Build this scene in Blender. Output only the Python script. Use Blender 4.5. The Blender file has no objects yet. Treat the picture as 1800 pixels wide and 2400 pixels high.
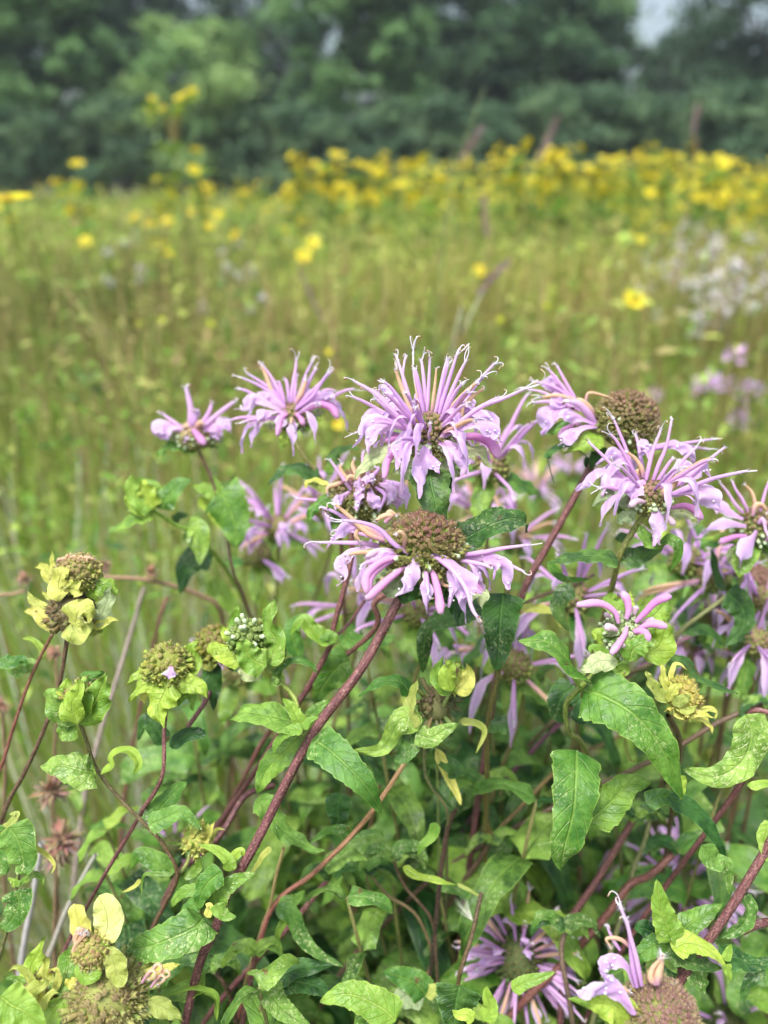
import bpy, math, random
import numpy as np
from mathutils import Vector, Matrix, Quaternion
R = random.Random(7)
NR = np.random.RandomState(11)
sc = bpy.context.scene
COL = sc.collection

# ------------------------------------------------------------------ camera
CAM = Vector((0, 0, 1.30)); PITCH = math.radians(24.0)
F = 1597.0; CU, CV = 829.5, 1106.0            # focal length and centre in display pixels
cam = bpy.data.cameras.new('camera'); co = bpy.data.objects.new('camera', cam); COL.objects.link(co)
co.location = CAM; co.rotation_euler = (math.pi/2 - PITCH, 0, 0)
cam.sensor_fit = 'VERTICAL'; cam.sensor_height = 36; cam.lens = F/2212*36
cam.clip_start = 0.02; cam.clip_end = 1500
cam.dof.use_dof = True; cam.dof.focus_distance = 0.262; cam.dof.aperture_fstop = 5.8
sc.camera = co
FWD = Vector((0, math.cos(PITCH), -math.sin(PITCH))); UP = Vector((0, math.sin(PITCH), math.cos(PITCH))); RT = Vector((1, 0, 0))
def V(u, v, d): return CAM + FWD*d + RT*((u-CU)/F*d) - UP*((v-CV)/F*d)
ZN = {'A': (0, 0, 900), 'B': (900, 0, 900), 'C': (300, 800, 700), 'D': (700, 780, 600), 'E': (1200, 800, 600), 'F': (0, 1250, 700),
      'G': (600, 1350, 700), 'H': (1150, 1300, 650), 'I': (0, 1800, 600), 'J': (600, 1800, 600), 'K': (1200, 1800, 600), 'L': (1500, 1150, 375.2),
      'M': (0, 950, 600)}
def uv_(z, x, y):
    if z == 'W': return x, y
    ox, oy, s = ZN[z]; k = s/1659.0; q = 1659/1800.0
    return (ox + x*k)*q, (oy + y*k)*q
def Z(z, x, y, d):
    u, v = uv_(z, x, y); return V(u, v, d)
def mpp(z, d):                                  # metres per zoomed pixel
    return d/F*(1.0 if z == 'W' else ZN[z][2]/1800.0)

# ------------------------------------------------------------------ sky, sun, exposure
w = bpy.data.worlds.new('World'); sc.world = w; w.use_nodes = True
nt = w.node_tree; bg = nt.nodes['Background']
SUN_EL, SUN_AZ = math.radians(66), math.radians(215)
sky = nt.nodes.new('ShaderNodeTexSky'); sky.sky_type = 'NISHITA'; sky.sun_disc = False
sky.sun_elevation = SUN_EL; sky.sun_rotation = SUN_AZ; sky.air_density = 1.0; sky.dust_density = 6.0; sky.ozone_density = 1.0
hs = nt.nodes.new('ShaderNodeHueSaturation'); hs.inputs['Saturation'].default_value = 0.6
nt.links.new(sky.outputs[0], hs.inputs['Color']); tn = nt.nodes.new('ShaderNodeMix'); tn.data_type = 'RGBA'; tn.blend_type = 'MULTIPLY'; tn.inputs[0].default_value = 1; tn.inputs[7].default_value = (.93, 1.0, 1.0, 1)
nt.links.new(hs.outputs[0], tn.inputs[6]); nt.links.new(tn.outputs[2], bg.inputs[0])
bg.inputs[1].default_value = 0.12
sl = bpy.data.lights.new('sun', 'SUN'); so = bpy.data.objects.new('sun', sl); COL.objects.link(so)
sl.energy = 1.5; sl.angle = math.radians(10); sl.color = (1.0, 0.97, 0.92)
sd = Vector((math.sin(SUN_AZ)*math.cos(SUN_EL), math.cos(SUN_AZ)*math.cos(SUN_EL), math.sin(SUN_EL)))
so.rotation_euler = sd.to_track_quat('Z', 'Y').to_euler()
vs = sc.view_settings; vs.view_transform = 'Standard'; vs.look = 'None'; vs.gamma = 1; vs.exposure = 1.22
cy = sc.cycles
cy.use_denoising = True; cy.max_bounces = 8; cy.diffuse_bounces = 3; cy.glossy_bounces = 2; cy.transmission_bounces = 4; cy.transparent_max_bounces = 6
cy.caustics_reflective = False; cy.caustics_refractive = False
cy.sample_clamp_indirect = 6

# ------------------------------------------------------------------ helpers
def S(r, g, b):
    f = lambda x: ((x/255)/12.92 if x/255 <= .04045 else ((x/255+.055)/1.055)**2.4)
    return (f(r), f(g), f(b))
def mixc(a, b, t): return tuple(a[i]*(1-t)+b[i]*t for i in range(3))
def clampc(c): return tuple(max(0.0, min(1.0, x)) for x in c)
class MB:
    def __init__(s): s.v = []; s.f = []; s.c = []; s.uv = []
    def add(s, vs, fs, cs, uvs=None):
        o = len(s.v); s.v += vs; s.f += [tuple(o+i for i in q) for q in fs]; s.c += cs
        s.uv += uvs if uvs else [(0.3, 0.5)]*len(vs)
    def mesh(s, name, mat, org=None):
        me = bpy.data.meshes.new(name)
        if org is not None: vv = [(p[0]-org[0], p[1]-org[1], p[2]-org[2]) for p in s.v]
        else: vv = [tuple(p) for p in s.v]
        me.from_pydata(vv, [], s.f)
        a = me.color_attributes.new('Col', 'FLOAT_COLOR', 'POINT')
        a.data.foreach_set('color', np.array([(c[0], c[1], c[2], 1) for c in s.c], dtype=np.float32).ravel())
        b = me.attributes.new('LUV', 'FLOAT_VECTOR', 'POINT')
        b.data.foreach_set('vector', np.array([(c[0], c[1], 0) for c in s.uv], dtype=np.float32).ravel())
        me.polygons.foreach_set('use_smooth', [True]*len(me.polygons))
        me.materials.append(mat); me.update(); return me
def link(name, data, parent=None, label=None, cat=None, group=None, kind=None, loc=None):
    o = bpy.data.objects.new(name, data); COL.objects.link(o)
    if parent is not None: o.parent = parent
    if loc is not None: o.location = loc
    tag(o, label, cat, group, kind); return o
def tag(o, label=None, cat=None, group=None, kind=None):
    if label: o['label'] = label
    if cat: o['category'] = cat
    if group: o['group'] = group
    if kind: o['kind'] = kind
class Thing:                                     # an Empty at the base of a thing; parts are given in world space
    def __init__(s, name, label, cat, loc, group=None):
        s.o = Vector(loc); s.e = link(name, None, None, label, cat, group, None, s.o); s.e.empty_display_size = .02
    def part(s, name, mb, mat, parent=None, label=None):
        return link(name, mb.mesh(name, mat, s.o), parent or s.e, label)
def copy_tree(o, parent=None):
    c = o.copy(); COL.objects.link(c)
    if parent is not None: c.parent = parent
    for ch in o.children: copy_tree(ch, c)
    return c

LAND = []                                          # landmarks of the picture used to tell look-alikes apart in words
def landmark(u, v, words): LAND.append((u, v, words))
seenlab = {}
def where(u, v):
    best = min(LAND, key=lambda q: (q[0]-u)**2+(q[1]-v)**2); dx, dy = u-best[0], v-best[1]; r = math.hypot(dx, dy)
    if r < 45: return 'right behind', best[2]
    a = (math.degrees(math.atan2(-dy, dx))+360) % 360
    return ['right of', 'up and right of', 'above', 'up and left of', 'left of', 'down and left of', 'below', 'down and right of'][int((a+22.5)//45) % 8], best[2]
def say(u, v, adj, noun):
    p, w_ = where(u, v); t = adj+' '+noun+' '+p+' '+w_; k = seenlab.get(t, 0); seenlab[t] = k+1
    if k: t = (adj+' '+noun+' '+['', 'farther', 'farther still', 'much farther'][min(k, 3)]+' '+p+' '+w_)
    return ' '.join(t.split()[:16])
def smooth(pts, n):                              # Catmull-Rom through the points
    pts = [Vector(p) for p in pts]
    if len(pts) == 2: return [pts[0].lerp(pts[1], i/(n-1)) for i in range(n)]
    P = [pts[0]*2-pts[1]] + pts + [pts[-1]*2-pts[-2]]
    m = len(pts)-1; out = []
    for i in range(n):
        t = i/(n-1)*m; k = min(int(t), m-1); t -= k
        a, b, c, d = P[k], P[k+1], P[k+2], P[k+3]
        out.append(0.5*((2*b)+(c-a)*t+(2*a-5*b+4*c-d)*t*t+(3*b-a-3*c+d)*t*t*t))
    return out
def tangents(p):
    n = len(p); T = []
    for i in range(n):
        t = p[min(i+1, n-1)]-p[max(i-1, 0)]
        T.append(t.normalized() if t.length > 1e-9 else Vector((0, 0, 1)))
    return T
def lerpl(l, t):
    if not isinstance(l, (list, tuple)): return l
    x = t*(len(l)-1); k = min(int(x), len(l)-2); x -= k
    a, b = l[k], l[k+1]
    if isinstance(a, (tuple, list)): return mixc(a, b, x)
    return a*(1-x)+b*x
def tube(mb, pts, rad, col, n=12, sides=6, flat=1.0, hint=None, cap=True, square=False, jit=0.0):
    p = smooth(pts, n); T = tangents(p)
    h = hint or Vector((0.31, -0.8, 0.5)); s = T[0].cross(h)
    if s.length < 1e-4: s = T[0].cross(Vector((1, 0, 0)))
    s.normalize(); vs, cs, uvs = [], [], []
    for i in range(n):
        t = i/(n-1); s = (s - T[i]*s.dot(T[i])).normalized(); nn = s.cross(T[i])
        r = lerpl(rad, t); c = lerpl(col, t)
        for j in range(sides):
            a = 2*math.pi*j/sides
            k = 1.0
            if square: k = 1.0/max(abs(math.cos(a-.785*0)), abs(math.sin(a)))**0.55
            q = 1+jit*R.uniform(-1, 1)
            vs.append(p[i]+s*(math.cos(a)*r*k*q)+nn*(math.sin(a)*r*flat*k*q)); cs.append(c); uvs.append((j/sides, t))
    fs = [(i*sides+j, i*sides+(j+1) % sides, (i+1)*sides+(j+1) % sides, (i+1)*sides+j) for i in range(n-1) for j in range(sides)]
    if cap:
        vs.append(p[-1]+T[-1]*lerpl(rad, 1)*.5); cs.append(lerpl(col, 1)); uvs.append((0, 1)); k = len(vs)-1
        fs += [((n-1)*sides+j, (n-1)*sides+(j+1) % sides, k) for j in range(sides)]
    mb.add(vs, fs, cs, uvs); return p, T

def leafshape(t, kind='lance'):
    if kind == 'lance': return (min(t/.10, 1)**.55)*((1-t)**.72)*(1.0+.55*t)*.98
    if kind == 'heart': return (min(t/.07, 1)**.5)*((1-t)**.62)*(1.0+.35*t)*1.0
    if kind == 'oval': return (max(t, 0)**.5)*((1-t)**.5)*2
    if kind == 'bract': return (min(t/.18, 1)**.6)*((1-t)**1.05)*(1.0+1.5*t)*.92
    if kind == 'petal': return .35+.65*math.sin(min(1, t*1.0)*math.pi*.82)
    return 1
def leaf(mb, pts, width, N0, nu=9, nv=30, fold=.22, arch=.15, wave=.05, teeth=12, serr=.05, roll=0, twist=0, quilt=.02, shape='lance', col=(1, 1, 1), seed=0, pet=0.0):
    rr = random.Random(seed); p = smooth(pts, nv); T = tangents(p); N0 = Vector(N0).normalized()
    L = sum((p[i+1]-p[i]).length for i in range(nv-1)); hw = width/2
    ph1, ph2, fq = rr.uniform(0, 6.28), rr.uniform(0, 6.28), rr.uniform(2.0, 3.6)
    vs, cs, uvs = [], [], []
    for i in range(nv):
        t = i/(nv-1); sd_ = T[i].cross(N0)
        if sd_.length < .15: sd_ = T[i].cross(N0+Vector((.3, .1, .4)))
        sd_.normalize(); nn = sd_.cross(T[i]).normalized()
        a = math.radians(roll+twist*t); s2 = sd_*math.cos(a)+nn*math.sin(a); n2 = nn*math.cos(a)-sd_*math.sin(a)
        tt = max(0, (t-pet)/(1-pet)); wv = hw*max(leafshape(tt, shape), 0.0) if t >= pet else 0
        wv = max(wv, hw*.045*(1-.8*tt))
        for j in range(nu):
            x = 2*j/(nu-1)-1; ax = abs(x); k = 1.0
            if j in (0, nu-1) and teeth: k = 1 - serr*2*((t*teeth) % 1.0)*(1 if .12 < t < .93 else 0)
            sg = 1 if x > 0 else -1
            z = fold*ax*wv - arch*x*x*wv*1.2 + wave*hw*2*ax*ax*math.sin(t*fq*6.28+(ph1 if sg > 0 else ph2))*(1 if t > .08 else 0)
            if quilt: z += quilt*hw*abs(math.sin(math.pi*(t*8-ax*1.6)))*(1-ax)*min(1, 3*ax)*2
            vs.append(p[i]+s2*(x*wv*k)+n2*z); cs.append(col); uvs.append((x, t))
    fs = [(i*nu+j, i*nu+j+1, (i+1)*nu+j+1, (i+1)*nu+j) for i in range(nv-1) for j in range(nu-1)]
    mb.add(vs, fs, cs, uvs); return L
def ribbon(mb, pts, wid, N0, cols, n=14, nu=5, cup=-.35, rip=.12, seed=0, roll=0):
    rr = random.Random(seed); p = smooth(pts, n); T = tangents(p); N0 = Vector(N0).normalized()
    ph = rr.uniform(0, 6.28); vs, cs = [], []; wm = max(wid)
    for i in range(n):
        t = i/(n-1); s = T[i].cross(N0)
        if s.length < .2: s = T[i].cross(N0+Vector((.4, .2, .3)))
        s.normalize(); nn = s.cross(T[i]); a = math.radians(roll)
        s, nn = s*math.cos(a)+nn*math.sin(a), nn*math.cos(a)-s*math.sin(a)
        wv = lerpl(list(wid), t)/2; c = lerpl(cols, t)
        for j in range(nu):
            x = 2*j/(nu-1)-1
            z = cup*x*x*wv + rip*wm*abs(x)*math.sin(t*9+ph+x*1.3)*min(1, t*2) + rip*wm*.35*math.sin(t*23+ph*2+x*3)*min(1, t*1.5)
            e = 1+(.16*math.sin(t*17+ph+(2 if x > 0 else 0))+rr.uniform(-.09, .09))*abs(x)**2*(1 if t > .3 else .2)
            vs.append(p[i]+s*(x*wv*e)+nn*z); cs.append(mixc(mixc(c, S(176, 112, 196), .35*(1-min(1, abs(x)*3))*(1-t)), S(246, 230, 250), .45*abs(x)**3))
    fs = [(i*nu+j, i*nu+j+1, (i+1)*nu+j+1, (i+1)*nu+j) for i in range(n-1) for j in range(nu-1)]
    mb.add(vs, fs, cs); return p
def blob(mb, c, r, col, axis=None, seg=6, rings=4, sq=1.0, low=0):
    c = Vector(c); vs = [c+Vector((0, 0, r*sq))]; fs = []
    for i in range(1, rings):
        a = math.pi*i/rings
        for j in range(seg):
            b = 2*math.pi*j/seg; vs.append(c+Vector((math.sin(a)*math.cos(b)*r, math.sin(a)*math.sin(b)*r, math.cos(a)*r*sq)))
    vs.append(c-Vector((0, 0, r*sq))); k = len(vs)-1
    for j in range(seg): fs.append((0, 1+j, 1+(j+1) % seg)); fs.append((k, k-seg+(j+1) % seg, k-seg+j))
    for i in range(rings-2):
        for j in range(seg):
            a = 1+i*seg; fs.append((a+j, a+seg+j, a+seg+(j+1) % seg, a+(j+1) % seg))
    mb.add(vs, fs, [col]*len(vs))

# ------------------------------------------------------------------ materials
def newmat(name):
    m = bpy.data.materials.new(name); m.use_nodes = True; n = m.node_tree
    for x in list(n.nodes): n.nodes.remove(x)
    return m, n, n.nodes.new, n.links.new
def mth(n, op, a, b=None, c=None, clamp=False):
    x = n.nodes.new('ShaderNodeMath'); x.operation = op; x.use_clamp = clamp
    for i, q in enumerate((a, b, c)):
        if q is None: continue
        if isinstance(q, (int, float)): x.inputs[i].default_value = q
        else: n.links.new(q, x.inputs[i])
    return x.outputs[0]
def mixn(n, fac, a, b, mode='MIX'):
    x = n.nodes.new('ShaderNodeMix'); x.data_type = 'RGBA'; x.blend_type = mode
    for i, q in ((0, fac), (6, a), (7, b)):
        if isinstance(q, (int, float)): x.inputs[i].default_value = q
        elif isinstance(q, tuple): x.inputs[i].default_value = (*q, 1)
        else: n.links.new(q, x.inputs[i])
    return x.outputs[2]
def noise(n, scale, detail=3, vec=None, rough=.55):
    x = n.nodes.new('ShaderNodeTexNoise'); x.inputs['Scale'].default_value = scale; x.inputs['Detail'].default_value = detail; x.inputs['Roughness'].default_value = rough
    if vec is None:
        tc = n.nodes.new('ShaderNodeTexCoord'); vec = tc.outputs['Object']
    n.links.new(vec, x.inputs['Vector']); return x.outputs[0]
def step(n, v, lo, hi):
    x = n.nodes.new('ShaderNodeMapRange'); x.interpolation_type = 'SMOOTHSTEP'
    n.links.new(v, x.inputs[0]); x.inputs[1].default_value = lo; x.inputs[2].default_value = hi; return x.outputs[0]
def finish(m, n, col, rough=.5, transl=.25, tcol=None, bump=None, bstr=.3, bdist=.001, spec=.5, rnode=None):
    p = n.nodes.new('ShaderNodeBsdfPrincipled'); out = n.nodes.new('ShaderNodeOutputMaterial')
    n.links.new(col, p.inputs['Base Color']); p.inputs['Roughness'].default_value = rough; p.inputs['Specular IOR Level'].default_value = spec
    if rnode is not None: n.links.new(rnode, p.inputs['Roughness'])
    if bump is not None:
        b = n.nodes.new('ShaderNodeBump'); b.inputs['Strength'].default_value = bstr; b.inputs['Distance'].default_value = bdist
        n.links.new(bump, b.inputs['Height']); n.links.new(b.outputs[0], p.inputs['Normal'])
    if transl > 0:
        t = n.nodes.new('ShaderNodeBsdfTranslucent'); n.links.new(tcol if tcol is not None else col, t.inputs[0])
        mx = n.nodes.new('ShaderNodeMixShader'); mx.inputs[0].default_value = transl
        n.links.new(p.outputs[0], mx.inputs[1]); n.links.new(t.outputs[0], mx.inputs[2]); n.links.new(mx.outputs[0], out.inputs[0])
    else: n.links.new(p.outputs[0], out.inputs[0])
    return m
def vmat(name, rough=.6, transl=.2, ns=400, amt=.25, spec=.4, bump=True):       # colour from the vertex attribute, broken by noise
    m, n, N, L = newmat(name)
    a = N('ShaderNodeAttribute'); a.attribute_name = 'Col'
    nz = noise(n, ns, 3); f = mth(n, 'MULTIPLY_ADD', nz, amt*2, 1-amt)
    v = N('ShaderNodeVectorMath'); v.operation = 'SCALE'; L(a.outputs[0], v.inputs[0]); L(f, v.inputs['Scale'])
    return finish(m, n, v.outputs[0], rough, transl, bump=nz if bump else None, bstr=.25, bdist=.0004, spec=spec)
def leafmat(name, c1, c2, under, margin, spots=.5, rough=.38, vein=.35, transl=.18, bl=(.5, .62)):
    m, n, N, L = newmat(name)
    a = N('ShaderNodeAttribute'); a.attribute_name = 'LUV'; sp = N('ShaderNodeSeparateXYZ'); L(a.outputs['Vector'], sp.inputs[0])
    ax = mth(n, 'ABSOLUTE', sp.outputs[0]); y = sp.outputs[1]
    oi = N('ShaderNodeObjectInfo'); ca = N('ShaderNodeAttribute'); ca.attribute_name = 'Col'
    n1 = noise(n, 110, 5, rough=.7); big = noise(n, 28, 2)
    col = mixn(n, step(n, n1, .35, .68), c1, c2)
    col = mixn(n, .7, col, ca.outputs[0], 'MULTIPLY')
    hv = N('ShaderNodeHueSaturation'); L(col, hv.inputs['Color'])
    L(mth(n, 'MULTIPLY_ADD', oi.outputs['Random'], .6, .68), hv.inputs['Value']); L(mth(n, 'MULTIPLY_ADD', oi.outputs['Random'], -.05, .518), hv.inputs['Hue']); col = hv.outputs[0]
    dist = noise(n, 160, 2)
    ph = mth(n, 'ADD', mth(n, 'MULTIPLY_ADD', ax, -1.6, mth(n, 'MULTIPLY', y, 8)), mth(n, 'MULTIPLY', dist, .35))
    fr = mth(n, 'ABSOLUTE', mth(n, 'SUBTRACT', mth(n, 'FRACT', ph), .5))
    side = mth(n, 'SUBTRACT', 1.0, step(n, fr, .015, .10)); side = mth(n, 'MULTIPLY', side, .55)
    mid = mth(n, 'SUBTRACT', 1.0, step(n, ax, .02, .10))
    vn = mth(n, 'MAXIMUM', side, mid)
    light = mixc(margin, c2, .3)
    col = mixn(n, mth(n, 'MULTIPLY', vn, vein), col, light)
    # small reticulate pale stippling, in patches (thrips and mildew marks)
    s1 = step(n, noise(n, 650, 5, rough=.85), .53, .60); s2 = step(n, big, bl[0], bl[1])
    stp = mth(n, 'MULTIPLY', mth(n, 'MULTIPLY', s1, s2), spots)
    col = mixn(n, stp, col, S(196, 205, 150))
    col = mixn(n, mth(n, 'MULTIPLY', step(n, ax, .90, 1.0), .55), col, margin)
    br_ = step(n, noise(n, 95, 4, rough=.7), .67, .70); col = mixn(n, mth(n, 'MULTIPLY', br_, .8), col, S(104, 76, 48))
    g = N('ShaderNodeNewGeometry')
    col2 = mixn(n, g.outputs['Backfacing'], col, mixn(n, .35, under, col))
    h = mth(n, 'ADD', mth(n, 'ADD', mth(n, 'MULTIPLY', vn, -1.0), mth(n, 'MULTIPLY', dist, 1.2)), mth(n, 'MULTIPLY', noise(n, 700, 3), .8))
    rg = mth(n, 'MULTIPLY_ADD', stp, .35, mth(n, 'MULTIPLY_ADD', step(n, n1, .4, .6), .28, rough-.06))
    tc = N('ShaderNodeHueSaturation'); L(col, tc.inputs['Color']); tc.inputs['Value'].default_value = 1.5; tc.inputs['Hue'].default_value = .49
    return finish(m, n, col2, rough, transl, tc.outputs[0], h, .6, .0010, .42, rg)
GREEN = leafmat('leaf_green', S(66, 112, 36), S(116, 160, 62), S(146, 164, 118), S(152, 180, 84), .6, bl=(.52, .64), rough=.34)
DARK = leafmat('leaf_dark', S(30, 68, 28), S(70, 116, 48), S(128, 158, 120), S(112, 158, 84), .45)  # dark green leaf, its darker tone lowered further to paint in undergrowth shadow
LIME = leafmat('leaf_lime', S(112, 152, 50), S(146, 180, 72), S(160, 180, 112), S(180, 198, 96), .4, rough=.42)
YELL = leafmat('leaf_yellow', S(158, 170, 74), S(190, 196, 104), S(190, 196, 134), S(204, 206, 134), .3, rough=.5)
PALE = leafmat('bract_pale', S(140, 158, 112), S(172, 188, 140), S(176, 190, 150), S(196, 204, 160), .2, rough=.6)
SPOT = leafmat('leaf_stippled', S(72, 116, 42), S(122, 164, 72), S(146, 166, 120), S(150, 180, 88), .8, bl=(.46, .58), rough=.34)
FILL = leafmat('leaf_undergrowth', S(30, 66, 24), S(80, 124, 46), S(140, 164, 116), S(146, 178, 84), .6)  # darker tone lowered to shadow level, painting in the clump's dark gaps
CREAM = leafmat('bract_cream', S(182, 196, 110), S(208, 216, 144), S(204, 210, 156), S(214, 220, 160), .2, rough=.55)
LM = dict(c=CREAM, g=GREEN, d=DARK, l=LIME, y=YELL, p=PALE, s=SPOT, f=FILL)
PET = vmat('petal', .6, .42, 900, .17, .25)
CAL = vmat('calyx', .7, .1, 900, .35, .25)
HAIR = vmat('stamen', .5, .3, 300, .05, .3, False)
DRY = vmat('dry_plant', .8, .12, 260, .35, .2)
GRASS = vmat('grass', .55, .35, 9, .28, .3, False)
FOL = vmat('tree_foliage', .6, .22, 1.2, .25, .25, False)
def stemmat():
    m, n, N, L = newmat('stem')
    a = N('ShaderNodeAttribute'); a.attribute_name = 'Col'
    tc = N('ShaderNodeAttribute'); tc.attribute_name = 'LUV'; mp = N('ShaderNodeMapping'); mp.inputs['Scale'].default_value = (14, 30, 1); L(tc.outputs['Vector'], mp.inputs[0])
    st = noise(n, 1.0, 4, mp.outputs[0]); fine = noise(n, 1300, 3)
    f = mth(n, 'MULTIPLY_ADD', step(n, st, .3, .7), 1.1, .45); f = mth(n, 'MULTIPLY', f, mth(n, 'MULTIPLY_ADD', fine, 1.4, .3))
    v = N('ShaderNodeVectorMath'); v.operation = 'SCALE'; L(a.outputs[0], v.inputs[0]); L(f, v.inputs['Scale'])
    col = mixn(n, mth(n, 'MULTIPLY', step(n, fine, .54, .66), .5), v.outputs[0], S(170, 146, 122))
    return finish(m, n, col, .45, 0, bump=fine, bstr=.5, bdist=.0004, spec=.4)
STEM = stemmat()
def watermat():
    m, n, N, L = newmat('water_drop'); p = N('ShaderNodeBsdfPrincipled'); out = N('ShaderNodeOutputMaterial')
    p.inputs['Base Color'].default_value = (.93, .86, .96, 1); p.inputs['Roughness'].default_value = .04; p.inputs['IOR'].default_value = 1.33; p.inputs['Transmission Weight'].default_value = .25; p.inputs['Specular IOR Level'].default_value = .9
    L(p.outputs[0], out.inputs[0]); return m
WATER = watermat()
def soilmat():
    m, n, N, L = newmat('soil'); c = mixn(n, step(n, noise(n, 2.0, 6), .35, .65), S(70, 62, 40), S(96, 104, 52))
    return finish(m, n, c, .9, 0, bump=noise(n, 12, 5), bstr=.8, bdist=.05, spec=.2)
def barkmat():
    m, n, N, L = newmat('bark'); c = mixn(n, noise(n, 6, 5), S(52, 46, 40), S(98, 90, 80))
    return finish(m, n, c, .9, 0, bump=noise(n, 20, 4), bstr=.8, bdist=.03, spec=.2)
BARK = barkmat()

LIL = [S(229, 184, 230), S(233, 194, 235), S(222, 180, 232)]
MAG = [S(228, 164, 218), S(220, 150, 210), S(232, 174, 222)]
WHT = S(240, 232, 244); PEA = S(234, 200, 168); TANC = S(206, 168, 118)
PUR = S(150, 108, 106); PURD = S(98, 80, 60); GRN = S(142, 156, 84); OLV = S(158, 146, 94); RED = S(150, 70, 58); BRN = S(104, 74, 60)

# ------------------------------------------------------------------ bergamot flower heads
def rvec(s=1): return Vector((R.gauss(0, s), R.gauss(0, s), R.gauss(0, s)))
def hairs(mb, p, T, k0, k1, cnt, ln, col=WHT):
    vs, fs, cs = [], [], []
    for _ in range(cnt):
        i = min(len(p)-1, int(R.uniform(k0, k1)*(len(p)-1)+.5)); d = rvec(); d = (d - T[i]*d.dot(T[i])*.7).normalized()
        b = p[i]; e = b + (d+T[i]*.5).normalized()*ln*R.uniform(.5, 1.1); s = d.cross(T[i]).normalized()*ln*.06
        o = len(vs); vs += [b-s, b+s, e]; fs.append((o, o+1, o+2)); cs += [col]*3
    mb.add(vs, fs, cs)
def upper_lip(th, head, pts, k=1.0, kind='u', hi=True):
    mb = MB()
    if kind == 'p': cols = [S(214, 160, 200), PEA, PEA, S(222, 184, 150)]; rad = [.00062, .0010, .00085, .0007, .0005]
    elif kind == 'w': cols = [S(226, 190, 210), PEA, WHT, WHT]; rad = [.0004, .00045, .00035, .00028]
    else:
        b = R.choice(LIL); cols = [mixc(b, S(190, 130, 206), .5), b, b, mixc(b, WHT, .35)]; rad = [.00062, .00088, .00082, .00072, .0006, .00045]
    rad = [r*k for r in rad]
    p, T = tube(mb, pts, rad, cols, n=14 if hi else 8, sides=7 if hi else 5, flat=.75, jit=.05)
    hairs(mb, p, T, .25, 1, 90 if hi else 12, .0010*k); hairs(mb, p, T, .93, 1, 30 if hi else 12, .0020*k)
    o = th.part('upper_lip', mb, PET, head)
    if kind != 'w' or hi:                         # two stamens and a style leave the tip
        m2 = MB(); L0 = (p[-1]-p[0]).length
        for q in range(R.choice((1, 2, 2, 3)) if hi else 2):
            d = (T[-1]+rvec(.22)).normalized(); L = L0*R.uniform(.10, .34) if hi else L0*R.uniform(.1, .22); bend = (rvec()+Vector((0, 0, -.6))).normalized()
            a = p[-1]-T[-1]*.001; m = a+d*L*.55; e = a+d*L*.85+bend*L*.25; e2 = e+bend*L*.22-d*L*.12
            tube(m2, [a, m, e, e2], [.00024*k, .00018*k, .00015*k], [WHT, WHT, PEA], n=9 if hi else 5, sides=4)
            if R.random() < .5: blob(m2, e2, .00042*k, RED if R.random() < .5 else BRN, sq=.6, seg=5, rings=3)
        th.part('stamen', m2, HAIR, head)
    return o
def lower_lip(th, head, pts, N0, wd=1.0, k=1.0, hi=True, drops=True, tone=None):
    mb = MB(); b = tone or R.choice(LIL)
    prof = [.0010, .0013, .0016, .0022, .0030, .0036, .0034, .0030, .0012, .0009, .0004]
    cols = [mixc(b, S(196, 132, 206), .5), b, b, mixc(b, S(206, 178, 236), .6), mixc(b, S(214, 188, 238), .6), b]
    p = ribbon(mb, pts, [a*wd*k*.92 for a in prof], N0, cols, n=26 if hi else 12, nu=9 if hi else 5, rip=.26 if hi else .16, seed=R.randint(0, 9999), roll=R.uniform(-25, 25))
    o = th.part('lower_lip', mb, PET, head)
    if hi and drops:
        dm = MB(); N0 = Vector(N0).normalized(); T = tangents(p)
        for _ in range(R.randint(3, 8)):
            i = R.randint(9, len(p)-4); s = T[i].cross(N0).normalized()
            blob(dm, p[i]+s*R.uniform(-1, 1)*.0010*wd*k+N0*.0001, R.uniform(.00022, .00050), (1, 1, 1), seg=8, rings=6, sq=.8)
        th.part('water_drop', dm, WATER, head)
    return o
def floret_bud(th, head, pts, k=1.0, fat=1.0, hi=True, pale=False):
    mb = MB(); b = R.choice(MAG) if not pale else S(226, 200, 214)
    rad = [.0006, .0009, .00105, .00115, .0013, .00145, .0009]; rad = [r*k*fat for r in rad]
    p, T = tube(mb, pts, rad, [mixc(b, S(220, 170, 220), .5), b, b, mixc(b, WHT, .25)], n=14 if hi else 8, sides=8 if hi else 5, flat=.85, jit=.03)
    hairs(mb, p, T, .3, 1, 40 if hi else 12, .0008*k); hairs(mb, p, T, .92, 1, 30 if hi else 10, .0016*k)
    return th.part('floret_bud', mb, PET, head)
def dirs(ax, polar, az):
    ax = Vector(ax).normalized(); a = ax.cross(Vector((0.2, 1, .1))).normalized(); b = ax.cross(a)
    return (ax*math.cos(polar)+(a*math.cos(az)+b*math.sin(az))*math.sin(polar)).normalized()
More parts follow.
